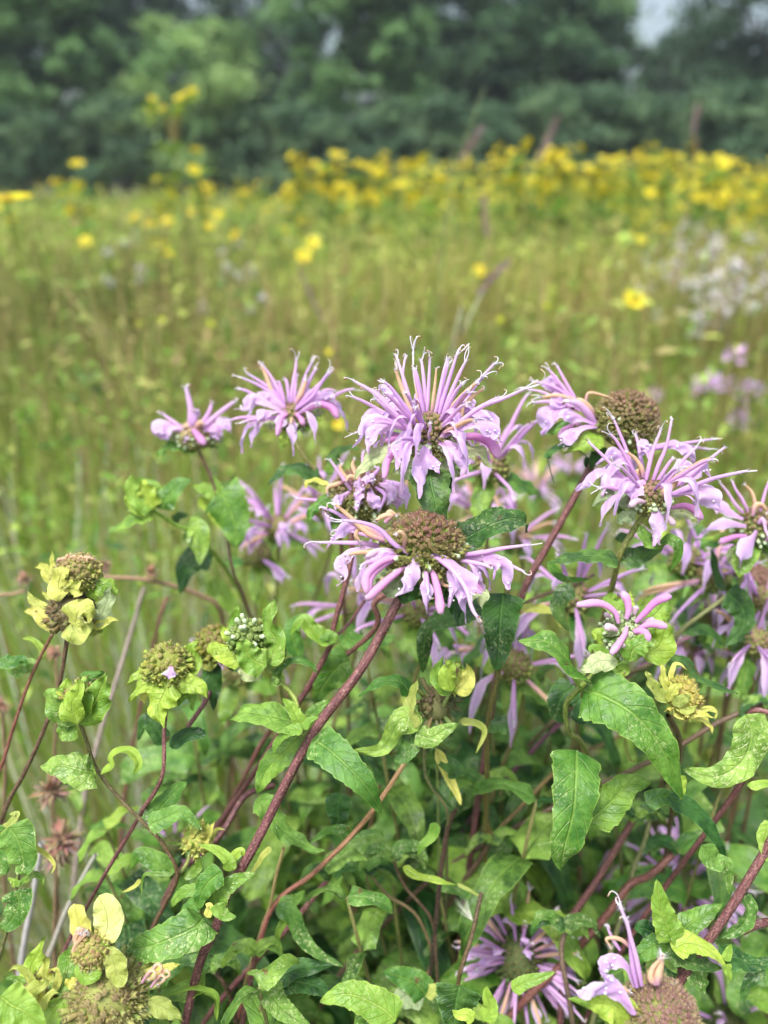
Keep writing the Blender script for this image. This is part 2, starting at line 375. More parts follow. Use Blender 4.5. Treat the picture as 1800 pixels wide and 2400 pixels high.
def cushion(th, C, Rd, ax, n=300, maxpol=118, tips=(PUR, OLV), body=GRN, name='flower_head', squash=.85, label=None, r=.00066, jit=.06, hi=True, bare=False):
    mb = MB(); ax = Vector(ax).normalized(); sides = 6 if hi else 4
    core = MB(); blob(core, C, Rd*.78, mixc(body, PURD, .3), seg=14, rings=9); mb.add(core.v, core.f, core.c)
    cm = math.cos(math.radians(maxpol)); r = max(r*Rd/.012 if Rd < .012 else r, min(.0011, .40*math.sqrt(6.283*Rd*Rd*(1-math.cos(math.radians(maxpol)))/n)))
    for i in range(n):
        z = 1-(1-cm)*(i+.5)/n; az = i*2.39996; pol = math.acos(z)+R.gauss(0, .03); d = dirs(ax, pol, az)
        sc_ = 1-(1-squash)*abs(math.cos(pol)); Le = Rd*sc_*(1+R.gauss(0, jit)); a = C+d*Rd*.45; e = C+d*Le
        d2 = (d+rvec(.05)).normalized(); e = a+d2*(e-a).length
        s = d2.cross(ax+Vector((.01, .02, 0))).normalized(); t = s.cross(d2)
        tc = mixc(tips[0], tips[1], R.random()*.7); tc = mixc(tc, body, min(.8, max(0, (pol-.75)*.95))); bc = tuple(x*R.uniform(.75, 1.25) for x in body)
        rr = r*R.uniform(.85, 1.15)
        vs, cs, fs = [], [], []
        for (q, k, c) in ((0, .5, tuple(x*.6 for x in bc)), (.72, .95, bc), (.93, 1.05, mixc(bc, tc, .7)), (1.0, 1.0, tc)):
            for j in range(sides):
                an = 6.283*j/sides; vs.append(a.lerp(e, q)+(s*math.cos(an)+t*math.sin(an))*rr*k); cs.append(c)
        for b_ in range(3): fs += [(b_*sides+j, b_*sides+(j+1) % sides, (b_+1)*sides+(j+1) % sides, (b_+1)*sides+j) for j in range(sides)]
        vs.append(a.lerp(e, .9)); cs.append(mixc(tc, PURD, .6)); k0 = len(vs)-1
        fs += [(3*sides+j, 3*sides+(j+1) % sides, k0) for j in range(sides)]
        if hi:                                    # pointed calyx teeth
            for j in range(0, sides, 1 if Rd > .012 else 2):
                an = 6.283*(j+.5)/sides; o = len(vs); c0 = a.lerp(e, 1.0)
                u0 = c0+(s*math.cos(an-.3)+t*math.sin(an-.3))*rr; u1 = c0+(s*math.cos(an+.3)+t*math.sin(an+.3))*rr
                u2 = c0+(s*math.cos(an)+t*math.sin(an))*rr*1.3+d2*rr*1.1
                vs += [u0, u1, u2]; cs += [tc, tc, mixc(tc, PUR, .5)]; fs.append((o, o+1, o+2))
        mb.add(vs, fs, cs)
    if hi:                                        # fine bristles standing off the outline
        vs, fs, cs = [], [], []
        for _ in range(int(n*1.6)):
            d = dirs(ax, math.acos(1-(1-cm)*R.random()), R.uniform(0, 6.283)); b = C+d*Rd*squash*.92 if R.random() < .3 else C+d*Rd*(1-(1-squash)*abs(d.dot(ax))); dd = (d+rvec(.35)).normalized()
            s_ = dd.cross(FWD).normalized()*.00006; o = len(vs); vs += [b-s_, b+s_, b+dd*R.uniform(.0006, .0018)]; fs.append((o, o+1, o+2)); cs += [mixc(tips[R.randint(0, 1)], WHT, R.uniform(.1, .5))]*3
        mb.add(vs, fs, cs)
    return th.part(name, mb, CAL, None, label)
def young_calyces(th, head, C, Rd, ax, n=26, lo=75, hi_=120):   # small green buds with white hairy tips round the rim
    mb = MB()
    for _ in range(n):
        d = dirs(ax, math.radians(R.uniform(lo, hi_)), R.uniform(0, 6.28)); e = C+d*Rd*R.uniform(.95, 1.15)
        p, T = tube(mb, [C+d*Rd*.6, e], [.0007, .0009, .0008], [GRN, S(130, 150, 90), S(190, 205, 170)], n=4, sides=6)
        hairs(mb, p, T, .8, 1, 10, .0007)
    return th.part('young_calyx_rim', mb, CAL, head)
def flower(th, z, C, d0, Rd, ax, items=(), bracts=(), n=260, hi=True, body=GRN, tips=(PUR, OLV), k=1.0, young=26, maxpol=118, label=None, squash=.85):
    Cw = Z(z, C[0], C[1], d0); head = cushion(th, Cw, Rd, ax, n, tips=tips, body=body, hi=hi, maxpol=maxpol, label=label, squash=squash); m = mpp(z, d0)
    if young: young_calyces(th, head, Cw, Rd, ax, young)
    for it in items:
        ty, pts, s = it[0], it[1], it[2]; op = it[3] if len(it) > 3 else {}
        b = pts[0]; r0 = math.hypot(b[0]-C[0], b[1]-C[1])*m; zb = math.sqrt(max(0, Rd*Rd-r0*r0))
        P = []
        for i, q in enumerate(pts):
            dist = math.hypot(q[0]-b[0], q[1]-b[1])*m
            d = d0 - (zb*.85 if s >= 0 else -zb*.4) - s*dist
            d += op.get('dz', [0]*9)[i]*.001 if 'dz' in op else 0
            P.append(Z(z, q[0], q[1], d))
        if ty in 'upw': upper_lip(th, head, P, op.get('k', 1)*k, ty, hi)
        elif ty == 'l': lower_lip(th, head, P, op.get('N', -FWD+UP*.25), op.get('w', 1), k, hi, tone=op.get('tone'))
        elif ty == 'b': floret_bud(th, head, P, op.get('k', 1)*k, op.get('fat', 1), hi, op.get('pale', False))
    for bt in bracts: bract(th, head, z, d0, *bt)
    return head
def bract(th, head, z, d0, pts, width, kind='p', s=0.0, dz0=0.0, roll=0, name='bract', fold=.34, N=None, arch=.25, wave=.17, shape='bract', nv=18):
    m = mpp(z, d0); b = pts[0]
    P = [Z(z, q[0], q[1], d0+dz0*.001-s*math.hypot(q[0]-b[0], q[1]-b[1])*m) for q in pts]
    mb = MB(); leaf(mb, P, width*m, N or (-FWD+UP*.5), 9, nv, fold, arch, wave, 5, .04, roll, 0, .03, shape, seed=R.randint(0, 9999))
    return th.part(name, mb, LM[kind], head)
def lf(th, z, pts, width, d, kind='g', s=0.0, dz=None, roll=0, twist=0, N=None, fold=.2, arch=.12, wave=.05, teeth=11, shape='lance', label=None, nv=34, nu=11, quilt=.022, pet=.0):
    """one blade of a leaf: spine points in picture coordinates, with depth d and offsets dz in mm"""
    m = mpp(z, d); b = pts[0]; P = []
    for i, q in enumerate(pts):
        dd = d - s*math.hypot(q[0]-b[0], q[1]-b[1])*m + (dz[i]*.001 if dz else 0)
        P.append(Z(z, q[0], q[1], dd))
    mb = MB(); leaf(mb, P, width*m, N or (-FWD*.8+UP*.6+RT*R.uniform(-.25, .25)), nu, nv, fold, arch, wave, teeth, .06, roll, twist, quilt, shape, seed=R.randint(0, 9999), pet=pet)
    return th.part('leaf', mb, LM[kind], None, label)
STC = [S(122, 80, 80), S(106, 64, 70), S(94, 60, 62)]; STG = [S(136, 140, 78), S(118, 92, 70), S(114, 76, 78)]; STB = [S(98, 78, 62), S(86, 64, 56)]
def downpath(P):                                    # carries a stem on, bending gently, to the soil
    l = P[-1]; d = (P[-1]-P[-2]).normalized(); d = (d+Vector((0, 0, -.25))).normalized()
    a = l+d*.07; d2 = (d+Vector((0, 0, -.8))).normalized(); b = a+d2*.14; d3 = (d2+Vector((0, 0, -1.2))).normalized()
    k = max(b.z, .02)/max(-d3.z, .3); g = b+d3*k; return [a, b, b.lerp(g, .5), Vector((g.x, g.y, -.01))]
def stem(th, pts, r, cols=STC, ground=True, n=None, name='stem', sides=8):
    """pts: (zone, x, y, depth).  The stem goes on down to the soil."""
    P = [Z(*q) for q in pts]
    if ground:
        P += downpath(P)
    r *= .84; rad = [r*a for a in (.92, .96, 1, 1.0, 1.1)]
    mb = MB(); p_, T_ = tube(mb, P, rad, cols, n=n or (10+len(P)*5), sides=sides, square=True, cap=True)
    if r > .0012:                                 # fine pale hairs on the near stems
        vs, fs, cs = [], [], []
        for _ in range(520):
            x = R.random()*(len(p_)-1)*.62; i = int(x); b = p_[i].lerp(p_[i+1], x-i); d = rvec(); d = (d-T_[i]*d.dot(T_[i])).normalized(); b = b+d*r*.95; s_ = d.cross(T_[i])*.00005; o = len(vs)
            vs += [b-s_, b+s_, b+d*R.uniform(.0005, .0012)]; fs.append((o, o+1, o+2)); cs += [S(214, 196, 190)]*3
        mb.add(vs, fs, cs)
    return th.part(name, mb, STEM)
def base_of(pts):                                  # where a plant roots
    g = downpath([Z(*q) for q in pts])[-1]; return (g.x, g.y, 0)
def plant(label, spine, r, cols=STC, group='wild bergamot plants of the near clump', cat='wildflower', name='bergamot_plant'):
    th = Thing(name, label, cat, base_of(spine), group); stem(th, spine, r, cols); return th
def auto_florets(th, head, C, Rd, ax, n, L, pol=(25, 95), k=1.0, hi=False, droop=.5, az=None, lips=.75, peach=.15):
    C = Vector(C)
    for i in range(n):
        a = (i*2.39996+R.uniform(-.3, .3)) if az is None else R.uniform(*az); p_ = math.radians(R.uniform(*pol)); d = dirs(ax, p_, a)
        b = C+d*Rd*.8; l = L*R.uniform(.8, 1.15); side = (d-Vector((0, 0, d.z))).normalized()
        up = [b, b+d*l*.45+Vector((0, 0, l*.04)), b+d*l*.8+Vector((0, 0, l*.06)), b+d*l+Vector((0, 0, l*.02))]
        if R.random() < .85: upper_lip(th, head, up, k, 'p' if R.random() < peach else 'u', hi)
        if R.random() < lips:
            g = Vector((0, 0, -1)); o = d*.5+side*.5
            lo = [b, b+d*l*.4, b+d*l*.5+o*l*.15+g*l*.12*droop, b+d*l*.5+o*l*.3+g*l*.45*droop, b+d*l*.5+o*l*.33+g*l*.8*droop]
            lower_lip(th, head, lo, (d+Vector((0, 0, .7))), R.uniform(.9, 1.3), k, hi, drops=False)
def ring_bracts(th, head, C, Rd, ax, n, L, wd, kind='p', pol=105, name='bract', droop=.3, ja=.3):
    for i in range(n):
        a = 6.283*i/n+R.uniform(-ja, ja); d = dirs(ax, math.radians(pol+R.uniform(-12, 12)), a); l = L*R.uniform(.75, 1.2)
        b = Vector(C)-Vector(ax).normalized()*Rd*.45+d*Rd*.3; mb = MB()
        leaf(mb, [b, b+d*l*.5, b+d*l*.85+Vector((0, 0, -l*.15*droop)), b+d*l+Vector((0, 0, -l*.45*droop))], wd*R.uniform(.8, 1.15), Vector(ax), 7, 12, .12, .2, .1, 0, 0, R.uniform(-15, 15), 0, .01, 'bract', seed=R.randint(0, 9999))
        th.part(name, mb, LM[kind], head)

# ------------------------------------------------------------------ the setting: ground
def ground():
    mb = MB(); n = 60; xs = [math.copysign(abs(i/n)**3*260, i) for i in range(-n, n+1)]
    vs = [(x, y+60, 0.02*math.sin(x*.7)*math.cos(y*.6) if abs(x) < 60 else 0) for y in xs for x in xs]; m = len(xs)
    fs = [(j*m+i, j*m+i+1, (j+1)*m+i+1, (j+1)*m+i) for j in range(m-1) for i in range(m-1)]
    mb.add(vs, fs, [(.1, .1, .05)]*len(vs)); link('ground', mb.mesh('ground', soilmat()), kind='structure')
ground()

# ------------------------------------------------------------------ the two sharp flowers in the middle
sp = [('D', 850, 880, .268), ('D', 905, 1060, .275), ('D', 925, 1180, .287), ('D', 860, 1420, .30), ('D', 640, 1650, .305), ('D', 492, 1750, .31), ('D', 486, 1930, .318), ('G', 300, 620, .345)]
P1 = plant('tallest open lilac flower in the centre, directly above the wide domed seed head', sp, .0013, [S(126, 88, 84), S(110, 62, 66)])
T1 = dict(w=1.25)
it = [
 ('u', [(795, 575), (735, 470), (685, 310), (632, 150)], -.15), ('p', [(748, 600), (712, 470), (662, 340), (628, 240)], .1), ('w', [(790, 560), (770, 420), (745, 260), (742, 100)], -.1),
 ('u', [(735, 540), (700, 400), (675, 280), (690, 160)], -.5, dict(k=.8)), ('u', [(830, 545), (838, 420), (845, 290), (850, 168)], .1, dict(k=.85)), ('p', [(858, 540), (872, 430), (885, 320), (892, 232)], .15, dict(k=.7)),
 ('u', [(905, 552), (935, 430), (985, 270), (1028, 130)], .0), ('u', [(925, 560), (975, 420), (1035, 280), (1085, 180)], .15), ('u', [(955, 560), (1070, 440), (1170, 310), (1262, 205)], -.35),
 ('u', [(895, 700), (1030, 590), (1180, 480), (1330, 425), (1478, 356)], .35, dict(k=1.05)), ('u', [(1000, 620), (1120, 520), (1210, 460), (1290, 420)], .1),
 ('u', [(770, 690), (640, 540), (500, 400), (365, 315)], .15, dict(k=1.05)), ('u', [(700, 610), (570, 530), (440, 455), (350, 415)], .2), ('u', [(768, 700), (690, 600), (590, 510), (500, 430)], .5),
 ('p', [(930, 600), (985, 500), (1070, 400), (1150, 325)], .2, dict(k=1.25)), ('p', [(945, 590), (1030, 480), (1060, 500), (1050, 560)], .35, dict(k=1.2)),
 ('u', [(850, 700), (845, 660), (855, 620), (850, 590)], .6, dict(k=.9)),
 # lower lips
 ('l', [(770, 690), (640, 600), (520, 560), (430, 590), (405, 680), (345, 745)], .1, dict(w=1.2)), ('l', [(740, 640), (600, 600), (490, 640), (455, 720), (450, 785)], .3, dict(w=1.4)),
 ('l', [(775, 700), (720, 650), (670, 720), (645, 800), (640, 885)], .55, dict(w=1.9)), ('l', [(850, 700), (820, 760), (790, 850), (785, 960), (788, 1070)], .5, dict(w=1.9)),
 ('l', [(845, 720), (850, 780), (885, 850), (915, 905)], .6, dict(w=1.5)), ('l', [(890, 705), (980, 720), (1050, 790), (1070, 860), (1060, 925)], .45, dict(w=1.7)),
 ('l', [(895, 690), (1050, 620), (1180, 590), (1265, 640), (1290, 690), (1325, 720)], .25, dict(w=1.5)), ('l', [(1000, 620), (1120, 560), (1230, 530), (1280, 590), (1310, 690)], -.1, dict(w=1.3)),
 ('l', [(730, 600), (640, 470), (580, 380), (530, 360), (510, 420)], -.3, dict(w=1.1)), ('l', [(740, 590), (660, 480), (600, 420), (575, 450)], -.1, dict(w=1.3)),
 ('l', [(930, 570), (1000, 480), (1070, 420), (1120, 440), (1140, 480)], -.2, dict(w=1.3)), ('l', [(800, 570), (780, 470), (790, 400), (800, 440)], -.4, dict(w=1.1)),
 ('l', [(740, 640), (600, 540), (480, 520), (420, 560), (400, 640)], 0, dict(w=1.2)), ('l', [(950, 600), (1080, 500), (1200, 540), (1260, 600)], .1, dict(w=1.2)),
 ('b', [(730, 730), (640, 740), (575, 830), (555, 940)], .35, dict(fat=1.0)), ('b', [(1010, 685), (1130, 670), (1240, 710), (1295, 805)], .35, dict(fat=1.35)), ('b', [(940, 740), (985, 760), (1020, 820)], .5, dict(fat=1.0)),
 ('b', [(720, 690), (640, 685), (560, 700)], .1, dict(fat=.8)),
]
br = [([(700, 800), (560, 785), (450, 840), (360, 955)], 170, 'p', .1, -3, 0), ([(1000, 760), (1090, 770), (1170, 775), (1262, 885)], 170, 'p', .1, 0, 10), ([(900, 700), (1040, 650), (1180, 640), (1220, 670)], 130, 'p', -.3, 4, 0),
      ([(720, 760), (640, 650), (520, 620), (420, 680)], 130, 'p', -.3, 4, 0), ([(780, 830), (700, 900), (610, 890)], 150, 'p', .2, -2, 0), ([(930, 830), (1000, 900), (1050, 880)], 160, 'p', .1, 0, 0), ([(820, 860), (760, 930), (690, 920)], 130, 'g', .2, 0, 0),
      ([(900, 560), (960, 480), (900, 420)], 60, 'p', -.6, 5, 0)]
h1 = flower(P1, 'D', (850, 690), .268, .0078, (0, -.15, 1), it, br, n=200, young=40, maxpol=130, tips=(PUR, OLV), squash=1.25)
auto_florets(P1, h1, Z('D', 850, 690, .268), .0074, (0, -.1, 1), 20, .022, (22, 88), .95, True, 1.0, None, 1.0, .1)
lf(P1, 'D', [(850, 880), (855, 960), (890, 1120), (916, 1282)], 300, .262, 'd', dz=[2, -3, -6, -3], shape='heart', fold=.35, arch=.3, teeth=6, N=-FWD+UP*.2, wave=.08)
lf(P1, 'D', [(880, 900), (960, 960), (940, 1060), (900, 1070)], 120, .272, 'd', fold=.2, shape='heart', teeth=5)

sp = [('D', 800, 1500, .258), ('D', 735, 1590, .262), ('D', 660, 1705, .262), ('D', 545, 1930, .262), ('G', 560, 550, .262), ('G', 300, 900, .263), ('G', 0, 1480, .266), ('I', 1480, 800, .268), ('I', 1395, 1040, .269), ('I', 1300, 1250, .27), ('I', 1200, 1659, .274)]
P2 = plant('flower with a wide bare brown-green dome, on the thickest purple stem in the centre', sp, .00192)
it = [
 ('u', [(560, 1360), (440, 1290), (330, 1220), (230, 1160), (150, 1130)], .1), ('p', [(570, 1350), (450, 1300), (340, 1200), (240, 1115)], .15, dict(k=1.1)), ('u', [(710, 1430), (620, 1370), (520, 1270), (410, 1230), (290, 1215)], .1),
 ('u', [(550, 1385), (420, 1365), (260, 1360), (120, 1358)], .05), ('u', [(1060, 1440), (1180, 1425), (1330, 1395), (1495, 1375)], .1), ('u', [(1060, 1470), (1200, 1470), (1350, 1500), (1455, 1545)], .15),
 ('l', [(560, 1340), (450, 1260), (330, 1260), (250, 1310), (180, 1400)], -.1, dict(w=1.4)), ('l', [(550, 1385), (420, 1390), (320, 1430), (270, 1500), (300, 1590), (242, 1640)], .15, dict(w=1.3)),
 ('l', [(640, 1440), (560, 1440), (500, 1500), (490, 1590)], .3, dict(w=1.6)), ('l', [(770, 1420), (755, 1490), (730, 1570), (700, 1650), (630, 1706)], .4, dict(w=1.75)),
 ('l', [(860, 1440), (960, 1470), (1060, 1560), (1130, 1640), (1190, 1690)], .3, dict(w=2.0)), ('l', [(900, 1450), (990, 1520), (1000, 1640), (970, 1780)], .35, dict(w=1.2)), ('l', [(940, 1450), (1030, 1540), (1080, 1660), (1040, 1750)], .4, dict(w=1.6)),
 ('l', [(1060, 1440), (1180, 1440), (1270, 1500), (1260, 1600)], 0, dict(w=1.4)), ('l', [(1060, 1460), (1220, 1450), (1330, 1500), (1350, 1620), (1365, 1665)], .1, dict(w=1.5)), ('l', [(1080, 1470), (1160, 1530), (1190, 1640)], -.1, dict(w=1.6)),
 ('u', [(860, 1440), (980, 1520), (1080, 1650), (1125, 1790), (1160, 1842)], .45, dict(k=1.0)), ('b', [(660, 1450), (540, 1480), (440, 1570), (440, 1680)], .3, dict(fat=1.1)), ('b', [(640, 1460), (560, 1500), (470, 1580), (450, 1700)], .35, dict(fat=.9)),
 ('b', [(690, 1515), (590, 1590), (500, 1670), (440, 1722)], .3, dict(fat=1.15)), ('b', [(850, 1520), (885, 1600), (910, 1720), (920, 1815)], .35, dict(fat=1.15)), ('b', [(1050, 1540), (1130, 1600), (1195, 1690)], .2, dict(fat=1.2)), ('b', [(1020, 1560), (1100, 1620), (1150, 1680)], .3, dict(fat=1)),
 ('b', [(620, 1410), (520, 1410), (440, 1450)], .2, dict(fat=.8, pale=True)), ('p', [(560, 1340), (420, 1260), (370, 1310), (400, 1350)], .2), ('p', [(680, 1400), (690, 1330), (660, 1290), (640, 1300)], .9, dict(k=.9)),
 ('u', [(560, 1330), (500, 1330), (350, 1290), (230, 1280)], -.2, dict(k=.8)), ('p', [(900, 1600), (960, 1640), (1060, 1620)], .3, dict(k=.7)), ('p', [(560, 1230), (600, 1180), (540, 1190), (500, 1220)], .2, dict(k=1.2)), ('p', [(570, 1210), (590, 1160), (630, 1180)], .2, dict(k=1.1)),
]
br = [([(680, 1560), (620, 1640), (550, 1650), (470, 1640)], 170, 'p', .1, 0, 0), ([(760, 1600), (700, 1680), (600, 1690)], 220, 'd', .1, 2, 0), ([(850, 1600), (840, 1680), (790, 1730)], 240, 'd', .1, 0, 0), ([(830, 1500), (840, 1580), (780, 1620)], 180, 'p', .2, -3, 0),
      ([(800, 1560), (850, 1640), (770, 1700)], 130, 'p', .3, -5, 20), ([(960, 1580), (1080, 1650), (1180, 1690), (1190, 1790)], 190, 'p', .1, -2, 10), ([(940, 1600), (1000, 1720), (1035, 1900)], 170, 'd', .05, 3, 0), ([(560, 1480), (500, 1560), (480, 1640)], 140, 'p', 0, 4, 0)]
h2 = flower(P2, 'D', (810, 1400), .258, .0140, (.12, .05, 1), it, br, n=520, young=30, maxpol=125, tips=(S(138, 94, 90), S(140, 122, 80)), body=S(140, 152, 74), squash=.9, label='wide domed seed head, brown above and green at the sides')
auto_florets(P2, h2, Z('D', 810, 1420, .258), .0140, (.12, .05, 1), 11, .016, (84, 98), .95, True, 1.0, None, 1.0, .1)
lf(P2, 'D', [(1040, 1360), (1180, 1280), (1330, 1215), (1440, 1210), (1485, 1290)], 250, .272, 'd', dz=[0, -2, -4, 0, 6], roll=-25, fold=.35, arch=.1, teeth=6, N=UP*.9-FWD*.6, wave=.09, shape='heart')
# node with side shoots
G = lf
G(P2, 'G', [(315, 905), (400, 960), (520, 1070), (620, 1180), (698, 1318)], 232, .255, 's', dz=[6, 0, -5, -5, 0], label='hero leaf with pale eaten spots', fold=.12, arch=.05, N=-FWD+UP*.35, teeth=9, roll=8, wave=.03)
G(P2, 'G', [(255, 840), (170, 800), (40, 770), (-90, 760), (-130, 820)], 230, .262, 's', dz=[0, -2, -4, 0, 8], fold=.2, N=UP-FWD*.7, teeth=6)
G(P2, 'G', [(265, 850), (225, 780), (190, 720), (145, 680)], 90, .258, 'l', fold=.3, teeth=5); G(P2, 'G', [(265, 850), (300, 780), (360, 720), (415, 690)], 80, .266, 'g', fold=.3, teeth=5)
G(P2, 'G', [(260, 855), (190, 860), (120, 920), (95, 990)], 80, .256, 'l', fold=.3, teeth=5); G(P2, 'G', [(265, 850), (300, 800), (350, 785)], 50, .255, 'l', fold=.3, teeth=0)
G(P2, 'G', [(240, 900), (180, 960), (60, 1080), (10, 1210)], 200, .272, 'g', fold=.2, teeth=8)
stem(P2, [('G', 275, 880, .263), ('G', 240, 860, .263), ('G', 220, 690, .275), ('F', 1560, 830, .276), ('F', 1470, 740, .275)], .0010, [S(120, 140, 62), S(140, 156, 72)], ground=False, name='side_stem')
Cw = Z('F', 1385, 580, .272); hb = cushion(P2, Cw, .0078, (-.2, -.1, 1), 60, tips=(S(150, 170, 100), S(126, 150, 78)), body=S(96, 124, 56), name='bud_head', label='unopened head with white bud tips')
young_calyces(P2, hb, Cw, .0085, (-.2, -.3, 1), 15, 10, 80)
for b in (([(1480, 740), (1400, 700), (1360, 640), (1330, 590)], 180, 'l', .2, -8, 0), ([(1480, 720), (1540, 620), (1490, 500), (1530, 350)], 150, 'l', .1, -3, 20), ([(1350, 700), (1260, 680), (1190, 640), (1180, 690)], 130, 'l', 0, 0, 0),
          ([(1340, 600), (1310, 520), (1320, 400)], 110, 'l', 0, 4, 0), ([(1320, 620), (1260, 560), (1230, 510)], 90, 'l', 0, 5, 0), ([(1480, 720), (1560, 680), (1560, 590)], 100, 'l', 0, 2, 0), ([(1440, 740), (1380, 780), (1320, 740)], 130, 'p', 0, 0, 0)): bract(P2, hb, 'F', .272, *b, shape='lance')
G(P2, 'F', [(1540, 810), (1560, 760), (1640, 710), (1720, 730), (1760, 780)], 90, .274, 'g', N=UP-FWD*.4, teeth=0, fold=.4); G(P2, 'F', [(1540, 800), (1520, 830), (1560, 840)], 60, .27, 'g', teeth=0)
# young rosette lower down on the same stem
G(P2, 'I', [(1440, 670), (1350, 740), (1300, 830), (1285, 925)], 170, .258, 'g', fold=.2, teeth=6, roll=10)
G(P2, 'I', [(1400, 890), (1440, 800), (1530, 730), (1655, 680)], 150, .262, 'g', fold=.25, teeth=6, roll=-15); G(P2, 'I', [(1400, 880), (1420, 920), (1470, 960), (1530, 965)], 110, .256, 'l', fold=.2, teeth=4)
G(P2, 'I', [(1490, 670), (1480, 600), (1400, 530), (1280, 495)], 90, .262, 'l', fold=.3, teeth=0); G(P2, 'I', [(1500, 660), (1500, 600), (1560, 540), (1580, 570)], 90, .266, 'l', fold=.2, teeth=0)
G(P2, 'I', [(1300, 880), (1240, 900), (1180, 970), (1120, 1040)], 120, .266, 'g', fold=.2, teeth=7); G(P2, 'I', [(1280, 790), (1200, 800), (1140, 850), (1115, 905)], 90, .27, 'l', fold=.3, teeth=4)
G(P2, 'I', [(1320, 970), (1250, 1040), (1050, 1130), (900, 1170), (785, 1165)], 300, .262, 's', dz=[2, -3, -5, -3, 0], fold=.3, arch=.2, N=UP*1-FWD*.55, teeth=8, roll=30, label='large leaf with a red midrib, folded along it')
G(P2, 'I', [(1330, 1330), (1250, 1430), (1100, 1470), (980, 1520)], 200, .275, 'g', N=UP-FWD*.3); G(P2, 'I', [(1000, 1500), (1250, 1440), (1390, 1490), (1400, 1640)], 100, .268, 'l', fold=.5, teeth=0, roll=60)
G(P2, 'I', [(1340, 970), (1360, 900), (1330, 880)], 60, .258, 'y', teeth=0)

# ------------------------------------------------------------------ crowded heads behind and left of them
sp = [('D', 300, 1120, .30), ('D', 340, 1300, .303), ('D', 330, 1520, .305), ('D', 222, 1920, .31), ('G', 430, 350, .312), ('G', 240, 700, .32), ('I', 1520, 220, .34), ('I', 1150, 700, .345), ('I', 980, 1070, .35)]
P3 = plant('crowded half-withered pink flower behind the left of the domed head, on a purple stem', sp, .00135)
it = [('u', [(340, 1020), (300, 960), (250, 890), (205, 825)], .2), ('l', [(330, 1030), (290, 1060), (250, 1100), (240, 1150)], .5, dict(w=1.2)), ('u', [(200, 1090), (120, 1085), (50, 1080), (-10, 1075)], .1),
 ('l', [(420, 1000), (400, 1030), (380, 1080), (370, 1150)], .5, dict(w=1.5)), ('l', [(450, 960), (430, 980), (400, 1000), (380, 1060)], .5, dict(w=1.9)), ('l', [(460, 1000), (470, 1060), (500, 1110), (520, 1140)], .5, dict(w=1.7)),
 ('l', [(520, 980), (580, 1000), (600, 1060), (570, 1120)], .4, dict(w=1.4)), ('l', [(560, 960), (640, 990), (690, 1050), (700, 1140)], .3, dict(w=1.6)), ('l', [(600, 1000), (640, 1080), (640, 1150)], .4, dict(w=1.4)),
 ('p', [(350, 980), (300, 930), (270, 880), (280, 850)], .1), ('p', [(400, 960), (370, 910), (350, 860), (360, 820)], 0), ('p', [(420, 980), (370, 940), (330, 930), (310, 960)], .3), ('u', [(480, 960), (480, 930), (520, 880), (490, 870)], 0),
 ('p', [(600, 1060), (620, 1000), (660, 1010), (650, 1080)], .4), ('p', [(640, 1060), (690, 1030), (700, 960), (690, 940)], 0), ('u', [(430, 950), (420, 880), (415, 800), (420, 770)], -.2), ('u', [(500, 1000), (560, 1050), (540, 1110), (520, 1150)], .5),
 ('l', [(380, 960), (430, 940), (470, 950), (480, 990)], .5, dict(w=1.5)), ('u', [(560, 1090), (490, 1110), (430, 1095), (385, 1120)], .6, dict(k=.6)), ('p', [(300, 960), (250, 980), (190, 1000), (185, 1040)], .2), ('l', [(540, 930), (560, 970), (590, 990), (640, 1000)], .3, dict(w=1.6))]
br = [([(280, 1140), (180, 1100), (90, 1150), (60, 1240)], 120, 'g', .1, -3, 0), ([(330, 1150), (400, 1200), (440, 1190)], 160, 'p', .1, 0, 0), ([(300, 1160), (250, 1230), (200, 1230)], 180, 'd', 0, 2, 0), ([(360, 1170), (420, 1240), (380, 1290)], 150, 'd', 0, 3, 0)]
flower(P3, 'D', (400, 1050), .305, .0125, (0, -.1, 1), it, br, n=220, young=30, maxpol=125)
G(P3, 'D', [(200, 985), (110, 955), (60, 965), (40, 1010)], 90, .30, 'y', N=UP-FWD*.4, teeth=0); G(P3, 'F', [(1659, 690), (1620, 540), (1690, 480), (1740, 560)], 110, .315, 'g', teeth=0)
G(P3, 'G', [(430, 360), (360, 340), (300, 290), (260, 240), (190, 330)], 120, .308, 'l', N=UP-FWD*.5, fold=.5, teeth=0, roll=20); G(P3, 'G', [(440, 370), (400, 330), (340, 380)], 80, .306, 'g', teeth=0)
stem(P3, [('G', 430, 350, .312), ('G', 520, 260, .318), ('G', 600, 140, .33)], .0008, STC, ground=False, name='side_stem')
G(P3, 'G', [(520, 470), (460, 500), (380, 600), (330, 700)], 230, .325, 'g', roll=20); G(P3, 'G', [(470, 310), (560, 370), (700, 360), (780, 330)], 120, .34, 'g')

